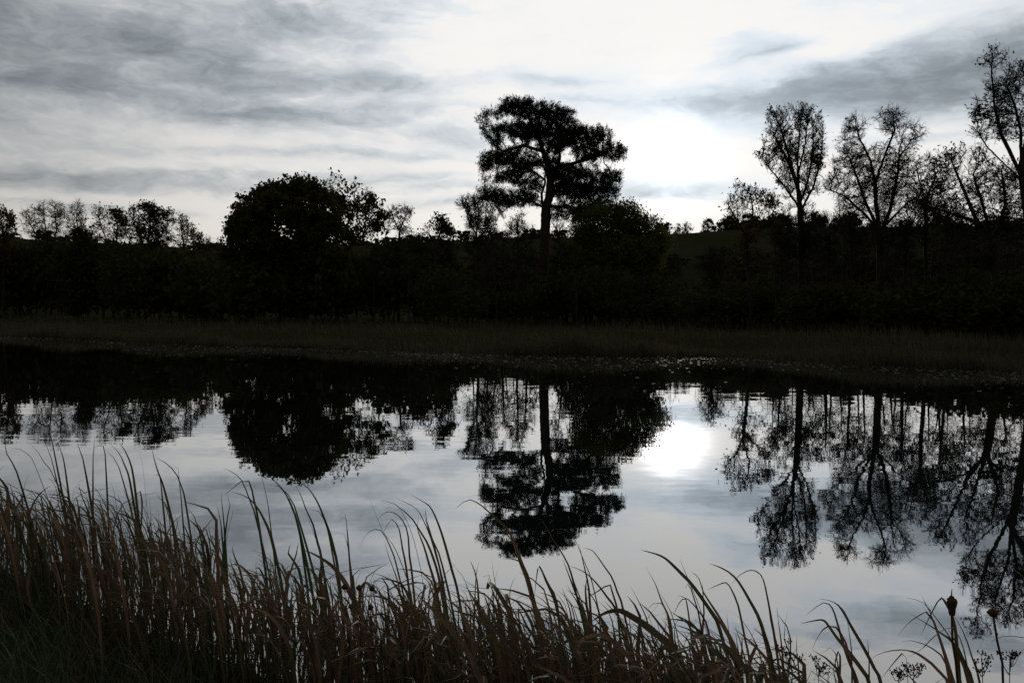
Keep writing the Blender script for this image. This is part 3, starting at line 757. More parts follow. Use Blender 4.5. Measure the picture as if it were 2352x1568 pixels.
# wood on the lower slope of the hill, behind everything
hs, hf = Geo(), Geo()
sm_t = [small_shrub() for _ in range(3)]
for k in range(120):
    px = -220 + 2800 * (k * .618034 % 1.0)
    if 1545 < px < 1650 and k % 3: continue
    D = rng.uniform(105, 165); x = (px - 1176) / F0 * D
    top = np.interp(px, CRX, CRY) + (rng.uniform(-15, 22) if px < 440 else rng.uniform(18, 60))
    gz_ = float(ground_z(x, D)); hh = CAMZ + (HZ - top) / F0 * D - gz_
    if hh < 1.5: continue
    sz = hh / 6.3; i = k % 3; rz = rng.uniform(0, 6.28)
    place(sm_t[i][0], hs, x, D, rz, 1.3, sz); place(sm_t[i][1], hf, x, D, rz, 1.3, sz)
for k in range(110):
    px = -150 + 2700 * (k * .618034 % 1.0)
    if 1525 < px < 1660: continue
    D = rng.uniform(262, 296); x = (px - 1176) / F0 * D
    sz = rng.uniform(.25, .85) if px < 1500 else rng.uniform(.4, 1.1); i = k % 3; rz = rng.uniform(0, 6.28)
    place(sm_t[i][0], hs, x, D, rz, 1.0, sz, -1.1); place(sm_t[i][1], hf, x, D, rz, 1.0, sz, -1.1)
e = link('hillside_wood', None); tag(e, 'dark far wood on the lower slope behind the bank trees', 'wood', kind='stuff')
link('stems', hs.mesh('stems', BARK), e)['kind'] = 'stuff'
link('foliage', hf.mesh('foliage', L_DARK), e)['kind'] = 'stuff'
print('WOOD', hs.n, hf.n)
# ------------------------------------------------------------------ far bank grass, floating leaves
def reed_mat(name, c1, c2, c3, transl=.25, sc=(9, 9, 2.5)):
    m, n, out = material(name)
    g = n.nodes.new('ShaderNodeNewGeometry'); oi = n.nodes.new('ShaderNodeObjectInfo')
    p = X(g.outputs['Position'])
    f = X.smooth(X.noise(X.vm('ADD', X.vm('MULTIPLY', p, sc), X.vec(X(oi.outputs['Random']) * 37.0, 0.0, 0.0)), 1.0, 3, .6), .36, .64)
    f2 = X.smooth(X.noise(X.vm('MULTIPLY', p, (3.1, 3.1, 1.1)), 1.0, 2, .5), .45, .62)
    c = X.mixc(f2 * .8, X.mixc(f, c1, c2), c3)
    fine = X.noise(X.vm('MULTIPLY', p, (220, 220, 12)), 1.0, 2, .6)
    c = X.mixc(.5, c, X.mixc(fine, (.02, .02, .02), (1, 1, 1)), 'OVERLAY')
    d = n.nodes.new('ShaderNodeBsdfPrincipled'); n.links.new(c.s, d.inputs['Base Color'])
    d.inputs['Roughness'].default_value = .5; d.inputs['Specular IOR Level'].default_value = .12
    t = n.nodes.new('ShaderNodeBsdfTranslucent'); n.links.new(c.s, t.inputs['Color'])
    mx = n.nodes.new('ShaderNodeMixShader'); mx.inputs[0].default_value = transl
    n.links.new(d.outputs[0], mx.inputs[1]); n.links.new(t.outputs[0], mx.inputs[2]); n.links.new(mx.outputs[0], out.inputs[0])
    return m
M_GREEN = reed_mat('green_reed_blade', (.048, .072, .034), (.085, .092, .042), (.14, .09, .05))
M_BROWN = reed_mat('brown_reed_blade', (.13, .078, .05), (.20, .128, .08), (.075, .066, .036))
M_STRAW = reed_mat('straw_reed_blade', (.20, .125, .08), (.29, .19, .125), (.15, .08, .05))
M_FARG = reed_mat('marsh_grass_blade', (.075, .064, .038), (.105, .085, .048), (.045, .052, .026), sc=(.5, .5, .5))
M_GRASS = reed_mat('bank_grass_blade', (.042, .07, .034), (.06, .088, .042), (.10, .075, .042))
M_HEAD = bark_mat('cattail_head', (.05, .03, .018), (.10, .06, .035), (40, 40, 20))
M_STALK = bark_mat('dry_stalk', (.06, .035, .024), (.11, .065, .04), (30, 30, 4))

def grass_field(pts, h, w, lean, geo):
    """bent two-piece blades standing at pts"""
    n = len(pts); a = rng.uniform(0, 2 * math.pi, n)
    u = np.stack([np.cos(a), np.sin(a), np.zeros(n)], 1)
    ln = rng.normal(0, 1, (n, 2)) * lean * h[:, None]; l3 = np.concatenate([ln, np.zeros((n, 1))], 1) + np.array([-.12, 0, 0]) * h[:, None]
    up = np.array([0, 0, 1.]) * h[:, None]
    m = pts + up * .55 + l3 * .35; t = pts + up + l3
    w = w[:, None]
    V = np.stack([pts - u * w * .5, pts + u * w * .5, m + u * w * .42, m - u * w * .42, t], 1)
    b = np.arange(n)[:, None] * 5
    geo.add(V, b + np.array([[0, 1, 2, 3]]), b + np.array([[3, 2, 4]]))

fg = Geo()
N = 46000
px = rng.uniform(-120, 2480, N); 
dd = np.where(rng.uniform(0, 1, N) < .5, rng.exponential(1.6, N) - .5, rng.uniform(0, 26, N))
xs = np.empty(N); ys = np.empty(N)
tab = np.linspace(-90, 40, 2600); taby = np.interp(tab, FX, FY); tabpx = 1176 + F0 * tab / np.maximum(taby, 4)
o_ = np.argsort(tabpx); sx0 = np.interp(px, tabpx[o_], tab[o_]); sy0 = np.interp(sx0, FX, FY)
k_ = (sy0 + dd * 1.25 + np.sin(sx0 * 1.1) * .35 + np.sin(sx0 * 2.7 + 1) * .3 + np.sin(sx0 * .43) * .5) / sy0
xs, ys = sx0 * k_, sy0 * k_
hz = (.24 + .40 * rng.uniform(0, 1, N)) * (.35 + 1.15 * (np.sin(xs * .55 + ys * .2) * np.sin(ys * .41 + 1.0) * .5 + .5))
grass_field(np.stack([xs, ys, ground_z(xs, ys) - .05], 1), hz, rng.uniform(.012, .03, N), .16, fg)
o = link('marsh_grass', fg.mesh('marsh_grass', M_FARG)); tag(o, 'pale brown marsh grass fringing the far shore', 'grass', kind='stuff')

pg = Geo()
N = 3000
px = rng.uniform(-60, 2420, N); back = rng.gamma(1.5, 1.5, N) + .1
sx0 = np.interp(px, tabpx[o_], tab[o_]); sy0 = np.interp(sx0, FX, FY)
k_ = (sy0 - back * (1 + .6 * np.sin(sx0 * .35 + 1))) / sy0
xs, ys = sx0 * k_, sy0 * k_
th = np.arange(6) * math.pi / 3
rad = rng.uniform(.015, .055, N); rot = rng.uniform(0, 6, N)
tilt = rng.normal(0, .05, (N, 2))
cx, cyy = np.cos(th[None] + rot[:, None]) * rad[:, None], np.sin(th[None] + rot[:, None]) * rad[:, None] * rng.uniform(.6, 1, N)[:, None]
V = np.stack([xs[:, None] + cx, ys[:, None] + cyy, .012 + np.abs(tilt[:, :1]) * rad[:, None] + cx * tilt[:, :1] + cyy * tilt[:, 1:]], 2)
b6 = np.arange(N)[:, None] * 6
pg.add(V, np.concatenate([b6 + np.array([[0, 1, 2, 3]]), b6 + np.array([[0, 3, 4, 5]])], 0))
mp, n, out = material('floating_leaf')
d = n.nodes.new('ShaderNodeBsdfPrincipled'); d.inputs['Base Color'].default_value = (.035, .035, .022, 1); d.inputs['Roughness'].default_value = .55; d.inputs['Specular IOR Level'].default_value = .4
n.links.new(d.outputs[0], out.inputs[0])
o = link('floating_leaves', pg.mesh('floating_leaves', mp)); tag(o, 'scattered floating leaves on the water along the far shore', 'leaves', kind='stuff')

# ------------------------------------------------------------------ near reeds
def resample(pts, n):
    pts = np.asarray(pts, float)
    Q = np.concatenate([[2 * pts[0] - pts[1]], pts, [2 * pts[-1] - pts[-2]]])
    out = []
    for i in range(1, len(Q) - 2):
        t = np.linspace(0, 1, 9)[:-1][:, None]
        p0, p1, p2, p3 = Q[i - 1], Q[i], Q[i + 1], Q[i + 2]
        out.append(.5 * ((2 * p1) + (-p0 + p2) * t + (2 * p0 - 5 * p1 + 4 * p2 - p3) * t ** 2 + (-p0 + 3 * p1 - 3 * p2 + p3) * t ** 3))
    c = np.concatenate(out + [pts[-1:]])
    s = np.concatenate([[0], np.cumsum(np.linalg.norm(np.diff(c, axis=0), axis=1))])
    tt = np.linspace(0, s[-1], n)
    return np.stack([np.interp(tt, s, c[:, k]) for k in range(3)], 1)

def blade_geo(path, w, phi0, phi1, geo, n=13, tip=2.6):
    """path from base to tip; strip with a shallow keel"""
    c = resample(path, n)
    d = norm(np.gradient(c, axis=0))
    side = norm(np.cross(d, np.array([0, -1.0, 0.15])))
    nrm = norm(np.cross(side, d))
    t = np.linspace(0, 1, n)
    ph = (phi0 + phi1 * t)[:, None]
    s2 = side * np.cos(ph) + nrm * np.sin(ph); n2 = -side * np.sin(ph) + nrm * np.cos(ph)
    ww = (w * np.minimum(1, (1 - t) * tip + .02) ** .75 * (.62 + .38 * np.minimum(1, t * 3)))[:, None]
    V = np.stack([c - s2 * ww * .5, c - n2 * ww * .16, c + s2 * ww * .5], 1).reshape(-1, 3)
    q = []
    for i in range(n - 1):
        b = i * 3
        q += [(b, b + 1, b + 4, b + 3), (b + 1, b + 2, b + 5, b + 4)]
    geo.add(V, np.array(q))

def zoomed(pts, region, zw):
    k = (region[2] - region[0]) / zw
    return [((region[0] + x * k) * .693192, (region[1] + y * k) * .693192) for x, y in pts]
R5, R6, R7, R8 = ((0, 1350, 1000, 2262), 1719), ((900, 1500, 1900, 2262), 2058), ((1800, 1600, 2700, 2262), 2132), ((2500, 1700, 3393, 2262), 2352)

HERO = [  # (label, D, region, [(width_m, material, points tip->base)...])
 ('reed clump with low arching blades at the left edge of the photo', 5.6, R5, [(.013, 'g', [(195, 70), (220, 60), (260, 100), (290, 170), (310, 260)]), (.015, 'g', [(170, 205), (215, 250), (260, 330), (300, 380)]), (.013, 'g', [(35, 175), (30, 240), (60, 300), (100, 380)]), (.012, 'b', [(50, 230), (110, 235), (160, 270), (200, 330)])]),
 ('reed clump with upright green blades in the left reed bed', 5.8, R5, [(.016, 'g', [(435, 190), (460, 260), (480, 330)]), (.014, 'g', [(540, 165), (535, 230), (530, 310)]), (.013, 'g', [(530, 235), (560, 215), (590, 220), (600, 290)]), (.015, 'g', [(330, 190), (350, 260), (370, 340)]), (.014, 'g', [(250, 180), (285, 270), (310, 360)])]),
 ('reed clump fanning right of the upright green blades on the left', 5.6, R5, [(.016, 'g', [(630, 210), (680, 260), (710, 330), (740, 420)]), (.016, 'g', [(680, 200), (720, 260), (750, 340), (765, 430)]), (.012, 'g', [(600, 240), (650, 290), (690, 380)]), (.010, 'b', [(770, 200), (800, 280), (815, 360)])]),
 ('reed clump with two crossing bent blades above the left reed bed', 5.3, R5, [(.017, 'g', [(890, 285), (950, 320), (1000, 370), (1030, 440), (1055, 530)]), (.016, 'g', [(865, 230), (880, 300), (905, 380), (940, 480)]), (.013, 'g', [(985, 325), (1015, 345), (1020, 420), (1030, 500)]), (.013, 'g', [(860, 420), (900, 370), (915, 420), (925, 520)])]),
 ('short reed tuft with spread blades at the right end of the left bed', 4.9, R5, [(.014, 'g', [(1260, 480), (1265, 560), (1275, 650)]), (.014, 'g', [(1295, 500), (1310, 570), (1290, 660)]), (.014, 'g', [(1235, 545), (1250, 620), (1262, 700)]), (.012, 'g', [(1330, 560), (1320, 630), (1300, 700)])]),
 ('tall reed clump with drooping tips against the grey reflected sky', 4.7, R5, [(.012, 'g', [(1270, 345), (1330, 370), (1380, 420), (1420, 520), (1450, 600)]), (.011, 'g', [(1380, 320), (1400, 285), (1440, 300), (1475, 350), (1500, 430), (1520, 520), (1535, 620)]), (.014, 'g', [(1280, 495), (1330, 455), (1390, 412), (1425, 430), (1445, 520), (1470, 640)]), (.018, 'g', [(1320, 480), (1400, 505), (1460, 560), (1510, 650), (1550, 760)]), (.016, 'g', [(1515, 375), (1570, 420), (1620, 480), (1660, 560), (1700, 680)]), (.013, 'g', [(1530, 440), (1600, 450), (1650, 510), (1690, 600)])]),
 ('tall reed clump with two parallel curved blades below the reflected oak', 4.5, R6, [(.015, 'g', [(160, 230), (190, 208), (230, 222), (270, 265), (320, 350), (360, 450), (400, 560), (430, 680), (450, 780)]), (.014, 'g', [(165, 225), (200, 290), (240, 400), (280, 480), (310, 600), (340, 720)]), (.013, 'g', [(0, 175), (50, 230), (100, 285), (140, 360), (170, 470), (200, 600)]), (.013, 'g', [(175, 365), (240, 430), (290, 560), (330, 680)]), (.012, 'b', [(260, 385), (310, 390), (350, 440), (390, 560)])]),
 ('small reed with hooked dry top right of the two parallel blades', 4.4, R6, [(.008, 'b', [(460, 440), (475, 405), (500, 410), (510, 480), (520, 560), (530, 680)]), (.008, 'b', [(470, 470), (485, 425), (505, 440), (515, 540)]), (.010, 'b', [(440, 545), (490, 545), (510, 600), (530, 700)])]),
 ('tall fan of long reeds left of the reflected pine', 4.2, R6, [(.011, 'g', [(620, 320), (665, 310), (690, 370), (730, 470), (770, 550), (830, 630), (880, 740), (920, 850), (950, 960)]), (.015, 'g', [(740, 322), (830, 345), (900, 395), (960, 450), (1010, 530), (1060, 610), (1110, 740), (1150, 900)]), (.016, 'g', [(850, 310), (940, 350), (1000, 395), (1045, 480), (1085, 580), (1120, 700), (1150, 820)]), (.014, 'g', [(950, 285), (1020, 325), (1075, 360), (1110, 420), (1150, 520), (1190, 650), (1230, 800), (1270, 950)]),
   (.012, 'g', [(715, 465), (770, 405), (840, 410), (900, 470), (930, 560), (940, 700), (960, 850)]), (.008, 'g', [(605, 635), (640, 560), (700, 520), (755, 535), (800, 620), (850, 760)]), (.013, 'g', [(765, 540), (800, 470), (830, 455), (870, 520), (890, 640), (920, 800)]), (.014, 'g', [(1003, 435), (992, 510), (1040, 640), (1080, 780), (1120, 920)]), (.012, 'g', [(1050, 370), (1055, 450), (1100, 600), (1140, 760), (1170, 900)]), (.012, 'g', [(830, 330), (900, 420), (960, 560), (1000, 720), (1030, 880)]), (.013, 'g', [(770, 590), (790, 680), (830, 790), (870, 920)]), (.010, 'g', [(1100, 705), (1170, 700), (1230, 750), (1290, 830), (1330, 900)]), (.011, 'g', [(1040, 420), (1075, 540), (1120, 640), (1165, 770)])]),
 ('long bent reed blade reaching over the reflected pine', 4.0, R6, [(.013, 'b', [(1250, 385), (1300, 340), (1350, 318), (1420, 350), (1490, 410), (1560, 470), (1620, 540), (1660, 640), (1700, 760), (1750, 890), (1780, 1000)]), (.012, 'b', [(1515, 455), (1570, 490), (1620, 530), (1665, 630), (1720, 780), (1765, 900)]), (.008, 'b', [(1385, 605), (1430, 540), (1490, 510), (1570, 520), (1640, 600), (1700, 740)]), (.016, 'g', [(1600, 720), (1680, 730), (1720, 800), (1770, 930)])]),
 ('folded reed blade shaped like an upturned V below the pine reflection', 3.9, R6, [(.015, 'g', [(1790, 1000), (1802, 880), (1825, 770), (1870, 870), (1920, 980), (1955, 1120)]), (.010, 'g', [(1800, 430), (1850, 465), (1900, 560), (1960, 650), (2000, 720), (2050, 850)]), (.012, 'g', [(1980, 920), (2010, 1000), (2040, 1100)]), (.010, 'g', [(1935, 520), (1990, 518), (2050, 555), (2090, 640), (2140, 760), (2190, 900)])]),
 ('short reed tuft of upright spikes right of the long reed fan', 4.2, R6, [(.013, 'g', [(1350, 730), (1380, 790), (1400, 870), (1410, 980)]), (.010, 'g', [(1415, 740), (1395, 820), (1390, 900)]), (.010, 'g', [(1500, 730), (1510, 800), (1525, 900)]), (.012, 'g', [(1555, 750), (1530, 840), (1520, 930)]), (.010, 'g', [(1440, 850), (1480, 830), (1500, 900), (1510, 990)])]),
 ('reed clump of steep parallel spikes at the centre bottom', 3.8, R7, [(.018, 'g', [(150, 590), (185, 680), (230, 800), (270, 900), (310, 1000), (340, 1120)]), (.020, 'g', [(170, 580), (215, 690), (250, 800), (290, 900), (330, 1020), (360, 1150)]), (.013, 'g', [(275, 470), (300, 560), (330, 690), (350, 780), (365, 920)]), (.013, 'g', [(0, 695), (40, 790), (90, 880), (120, 1040)]), (.010, 'g', [(150, 825), (200, 920), (250, 1010)]), (.011, 'g', [(185, 790), (240, 900), (290, 990)])]),
 ('pair of thin reeds with level bent tips right of the steep spikes', 3.7, R7, [(.011, 'g', [(313, 510), (370, 518), (415, 560), (470, 640), (540, 740), (580, 850), (625, 980)]), (.012, 'g', [(205, 648), (290, 680), (360, 725), (440, 810), (510, 905), (560, 970), (600, 1080)]), (.012, 'g', [(330, 910), (440, 840), (520, 795), (545, 870), (575, 960), (590, 1080)]), (.009, 'g', [(305, 790), (360, 850), (420, 960)])]),
 ('broad brown reed blade arching left at the bottom centre', 3.4, R7, [(.030, 'b', [(380, 1085), (470, 1025), (550, 1000), (620, 1005), (700, 1050), (800, 1110), (900, 1190), (980, 1270), (1060, 1400)]), (.024, 's', [(220, 1400), (290, 1250), (340, 1205), (420, 1190), (490, 1200), (560, 1250), (640, 1330), (720, 1420), (800, 1530)])]),
 ('long reed with sharply bent tip reaching left below the sun glint', 3.6, R7, [(.016, 'g', [(765, 525), (850, 545), (940, 578), (1010, 635), (1080, 705), (1150, 775), (1230, 880), (1310, 1000), (1380, 1130)]), (.011, 'g', [(1075, 600), (1110, 690), (1150, 780), (1190, 890), (1240, 1010)]), (.015, 'g', [(1160, 695), (1215, 735), (1245, 815), (1260, 860), (1330, 970), (1400, 1080), (1450, 1180), (1490, 1320), (1520, 1450)]), (.014, 'b', [(1250, 790), (1255, 900), (1262, 1010), (1250, 1160)]), (.009, 'b', [(1115, 830), (1140, 785), (1170, 860), (1200, 960), (1230, 1080)])]),
 ('curved reed clump with brown blades left of the sharply bent reed', 3.6, R7, [(.016, 'b', [(805, 655), (850, 735), (890, 815), (930, 930), (970, 1010), (1000, 1100), (1015, 1250), (1005, 1400)]), (.011, 'g', [(685, 808), (730, 890), (770, 970), (810, 1060)]), (.018, 'b', [(755, 940), (830, 1000), (900, 1090), (970, 1180), (1010, 1260)]), (.010, 'b', [(820, 990), (870, 938), (930, 942), (960, 1000), (985, 1100)]), (.014, 'g', [(1000, 1005), (1080, 1060), (1150, 1110), (1230, 1160), (1290, 1260)]), (.010, 'b', [(1020, 1040), (1060, 950), (1110, 900), (1130, 960), (1150, 1100), (1175, 1300), (1190, 1450)]), (.013, 'b', [(1050, 880), (1110, 895), (1160, 930), (1210, 990), (1260, 1060), (1300, 1180)])]),
 ('two tall slender reeds with nodding tips over the blue reflected cloud', 3.5, R7, [(.015, 'g', [(1300, 628), (1400, 665), (1480, 715), (1545, 790), (1620, 920), (1690, 1050), (1740, 1200), (1775, 1330)]), (.011, 'g', [(1480, 790), (1550, 715), (1620, 683), (1680, 695), (1720, 740), (1745, 810), (1770, 960), (1790, 1100), (1830, 1250), (1880, 1450)]), (.012, 'b', [(1290, 835), (1380, 795), (1440, 782), (1490, 860), (1530, 960), (1560, 1100), (1590, 1250), (1620, 1400)]), (.012, 'b', [(1835, 970), (1845, 1080), (1862, 1200), (1880, 1350)]), (.010, 'g', [(1645, 1130), (1700, 1180), (1760, 1240), (1790, 1340)]), (.016, 'g', [(1510, 1175), (1525, 1280), (1540, 1400)]), (.016, 'g', [(1560, 1200), (1560, 1320), (1555, 1440)])]),
 ('drooping reed clump with arched tips left of the brown cattail', 3.3, R8, [(.015, 'b', [(535, 760), (600, 745), (680, 770), (740, 810), (790, 880), (830, 960), (900, 1080), (980, 1220), (1050, 1360), (1100, 1470)]), (.018, 'g', [(405, 960), (500, 940), (570, 928), (620, 945), (680, 1030), (740, 1110), (800, 1180), (870, 1270), (950, 1380), (1000, 1480)]), (.012, 'b', [(440, 895), (520, 830), (600, 778), (650, 790), (690, 850), (730, 980), (760, 1090), (800, 1220), (850, 1350), (900, 1480)]), (.010, 'b', [(500, 1190), (540, 1100), (600, 1010), (660, 980), (720, 1000), (770, 1080), (820, 1220)]), (.014, 'b', [(800, 880), (820, 1000), (840, 1140), (850, 1300)]), (.009, 'b', [(590, 1220), (640, 1170), (690, 1190), (720, 1280)]), (.014, 'b', [(690, 1370), (720, 1230), (742, 1195), (748, 1300), (740, 1470)])]),
 ('reed pair standing straight left of the drooping clump', 3.4, R8, [(.011, 'b', [(0, 495), (45, 520), (80, 590), (110, 720), (140, 880), (170, 1050), (200, 1250), (230, 1480)]), (.012, 'b', [(195, 815), (205, 920), (225, 1060), (245, 1250), (250, 1480)]), (.012, 'b', [(0, 830), (40, 930), (80, 1080), (120, 1250), (140, 1480)]), (.010, 'g', [(0, 1000), (60, 1050), (110, 1120), (150, 1260)]), (.012, 'g', [(372, 1065), (365, 1180), (380, 1300), (390, 1450)]), (.011, 'g', [(985, 1095), (995, 1200), (1000, 1330)])]),
 ('crossing reed blades around the cattail stalk at lower right', 3.2, R8, [(.012, 'b', [(1320, 735), (1400, 750), (1475, 780), (1530, 840), (1590, 920), (1650, 1000), (1720, 1110), (1760, 1250)]), (.009, 'b', [(1445, 690), (1490, 780), (1540, 880), (1580, 1000), (1630, 1150), (1680, 1330), (1720, 1480)]), (.014, 'b', [(1450, 1065), (1500, 960), (1560, 840), (1625, 738), (1680, 800), (1720, 880), (1750, 1000), (1770, 1200), (1790, 1480)]), (.015, 'g', [(1355, 870), (1450, 930), (1550, 990), (1650, 1060), (1730, 1120), (1790, 1240), (1850, 1400)]), (.011, 'b', [(1245, 1070), (1330, 970), (1410, 905), (1480, 880), (1560, 930)]),
   (.010, 'b', [(1280, 1115), (1380, 1110), (1480, 1140), (1570, 1190), (1640, 1250), (1680, 1360)]), (.012, 'b', [(1010, 1275), (1100, 1220), (1250, 1190), (1380, 1205), (1480, 1260), (1580, 1340), (1650, 1430), (1690, 1500)]), (.013, 'b', [(1110, 1440), (1200, 1320), (1310, 1205), (1325, 1300), (1340, 1480)]), (.010, 'b', [(1740, 890), (1800, 990), (1850, 1100), (1900, 1260), (1960, 1450)]), (.018, 'g', [(1690, 1010), (1760, 1130), (1830, 1290), (1900, 1470)]), (.009, 'b', [(1330, 1260), (1450, 1190), (1550, 1090), (1640, 1020), (1730, 990), (1790, 1080), (1850, 1300)])]),
 ('lone curved blades at the right edge of the photo', 3.2, R8, [(.008, 's', [(2060, 1125), (2115, 1090), (2180, 1070), (2260, 1070), (2352, 1085), (2440, 1150), (2480, 1300)]), (.009, 'b', [(2190, 1245), (2280, 1205), (2352, 1190), (2430, 1220), (2470, 1330)]), (.012, 'b', [(2050, 415), (2150, 430), (2200, 450), (2280, 500), (2352, 560), (2430, 690), (2480, 900)])]),
 ('large pale-edged brown blade bending right in the left foreground', 3.9, R6, [(.032, 'b', [(215, 660), (290, 690), (400, 760), (480, 850), (540, 960), (600, 1080), (650, 1230), (690, 1400), (720, 1560)]), (.020, 's', [(640, 1200), (680, 1185), (740, 1195), (790, 1240), (830, 1330), (860, 1450)]), (.026, 's', [(750, 1140), (830, 1165), (910, 1230), (980, 1320), (1030, 1420), (1060, 1540)])]),
 ('brown clump with curled pale blade below the upturned V reed', 3.6, R6, [(.024, 's', [(1355, 1085), (1400, 1060), (1450, 1090), (1490, 1170), (1530, 1300), (1560, 1450)]), (.022, 'b', [(1480, 1150), (1520, 1230), (1560, 1340), (1590, 1480)]), (.016, 's', [(1780, 1225), (1830, 1210), (1880, 1260), (1930, 1360), (1980, 1480)])]),
 ('long pale blades lit along their backs in the left reed bed', 4.4, R5, [(.020, 's', [(770, 760), (820, 755), (870, 800), (910, 870), (940, 930), (970, 1030)]), (.024, 's', [(1000, 795), (1070, 830), (1140, 880), (1200, 950), (1240, 1050), (1265, 1150)]), (.018, 's', [(1370, 930), (1430, 940), (1490, 1000), (1550, 1090), (1590, 1200)]), (.018, 's', [(600, 1080), (680, 1105), (740, 1160), (780, 1250)]), (.015, 's', [(350, 660), (400, 650), (450, 720), (490, 820)]), (.014, 's', [(120, 590), (170, 590), (220, 640), (260, 720)]), (.016, 's', [(520, 570), (570, 575), (620, 640)])]),
]
NICK = ['arching blades at the left edge', 'upright green blades on the left', 'blades fanning on the left', 'two crossing bent blades', 'short spread tuft', 'tall drooping clump', 'two parallel curved blades', 'small hooked dry reed', 'tall fan of long reeds', 'long blade over the reflected pine', 'upturned V blade', 'short upright spikes', 'steep parallel spikes', 'thin reeds with level tips', 'broad brown arching blade', 'sharply bent long reed', 'curved brown clump', 'two nodding slender reeds', 'drooping clump by the cattail', 'straight reed pair', 'crossing blades round the cattail', 'lone blades at the right edge']
hero_px = []
MATS = {'g': M_GREEN, 'b': M_BROWN, 's': M_STRAW}
for lab, D, (reg, zw), blades in HERO:
    world_blades = []
    for w, mk, pts in blades:
        pp = zoomed(pts, reg, zw)
        Db = D + rng.uniform(-.18, .18)
        W3 = []
        for i, (x, y) in enumerate(pp):
            W3.append(P(x, y, Db + (1 - i / len(pp)) * rng.uniform(-.08, .08)))
        low = W3[-1].copy(); prev = W3[-2]
        zb = float(ground_z(low[0], low[1])) - .05
        drop = low[2] - max(zb, -.35)
        if drop > .03:
            sl = (low - prev) / max(abs(low[2] - prev[2]), .03)
            sl = np.clip(sl, -.45, .45)
            W3.append(low + np.array([sl[0] * drop * .30, sl[1] * drop * .2, -drop * .5]))
            W3.append(low + np.array([sl[0] * drop * .42, sl[1] * drop * .25, -drop]))
        world_blades.append((w, mk, np.array(W3[::-1])))
    foot = np.mean([b[2][0] for b in world_blades], 0)
    hero_px.append(1176 + F0 * foot[0] / foot[1])
    e = link('reed_clump', None, loc=foot); tag(e, lab, 'reeds', 'reed clumps rising above the near reed bed')
    for w, mk, path in world_blades:
        g = Geo()
        blade_geo(path - foot, w, rng.normal(0, .45), rng.normal(0, .7), g, n=max(12, 3 * len(path)))
        link('blade', g.mesh('blade', MATS[mk], True), e)

# reed bed filling the margin: shared blade shapes, clumps as things
templates = []
for k in range(16):
    g = Geo(); b = rng.uniform(.0, .30); kink = k in (5, 11)
    path = [(0, 0, 0), (-.03, 0, .35), (-.06 - b * .10, rng.normal(0, .02), .68), (-.11 - b * .35, rng.normal(0, .04), .90 - b * .05), (-.18 - b * .9, rng.normal(0, .06), 1.0 - b * .22 - (.15 if kink else 0))]
    if kink: path.append((-.40 - b * 1.2, rng.normal(0, .1), .80))
    blade_geo(np.array(path), .027, rng.normal(0, .6), rng.normal(0, 1.0), g, n=12)
    templates.append(g)
tm = [[t.mesh('blade', m, True) for m in (M_GREEN, M_BROWN, M_BROWN, M_STRAW)] for t in templates]
ENV = [(-200, 1050), (0, 1075), (120, 1070), (260, 1080), (400, 1120), (480, 1170), (530, 1250), (650, 1240), (760, 1265), (850, 1285), (930, 1270), (1000, 1315), (1060, 1335), (1150, 1305), (1250, 1335), (1400, 1355), (1500, 1375), (1700, 1400), (1800, 1435), (1900, 1480), (2000, 1535), (2100, 1570), (2352, 1640), (2600, 1650)]
ex, ey = zip(*ENV)
def spot(i, far):
    px = -120 + 2560 * ((i * .61803 + far * .37) % 1.0)
    # distance of the bank edge in this direction, then out into the water
    t = np.linspace(1.5, 14, 400); xx = (px - 1176) / F0 * t
    edge = t[np.argmax(t - np.interp(xx, NX, NY) > 0)]
    wdt = np.interp(px, [0, 600, 1200, 2352], [1.9, 1.5, 1.0, .7])
    spot.edge = edge
    D = max(edge + rng.uniform(-.12, 1) * wdt, 2.75)
    return px, D
for i in range(172):
    px, D = spot(i, 0)
    if i >= 140:
        px, D = spot(((i - 140) / 32 * .42 + .42) / .61803, 0)
    x = (px - 1176) / F0 * D
    z0 = max(float(ground_z(x, D)), -.3)
    top = np.interp(px, ex, ey) + rng.uniform(0, 1) ** 1.5 * 200
    H = max(CAMZ - (top - HZ) / F0 * D - z0, .35)
    k = int(np.argmin(np.abs(np.array(hero_px[:22]) - px)))
    where = 'close left of' if px < hero_px[k] - 8 else ('close right of' if px > hero_px[k] + 8 else 'at the foot of')
    deep = 'outer' if D - spot.edge > .45 else 'inner'
    e = link('reed_clump', None, loc=(x, D, z0))
    tag(e, '%s packed reed clump %s the %s' % (deep, where, NICK[k]), 'reeds', '%s reed clumps %s the %s' % (deep, where, NICK[k]))
    for j in range(int(rng.integers(7, 13))):
        k = int(rng.integers(0, 16)); h = H * rng.uniform(.55, 1.08)
        me = tm[k][int(rng.choice([0, 1, 2, 3], p=[.42, .26, .22, .10]))]
        a = rng.normal(0, .8)
        link('blade', me, e, (rng.normal(0, .07), rng.normal(0, .07), -.05), (rng.normal(0, .08), rng.normal(-.02, .10), a), (h * rng.uniform(.7, 1.1), rng.uniform(.6, 1.2), h))

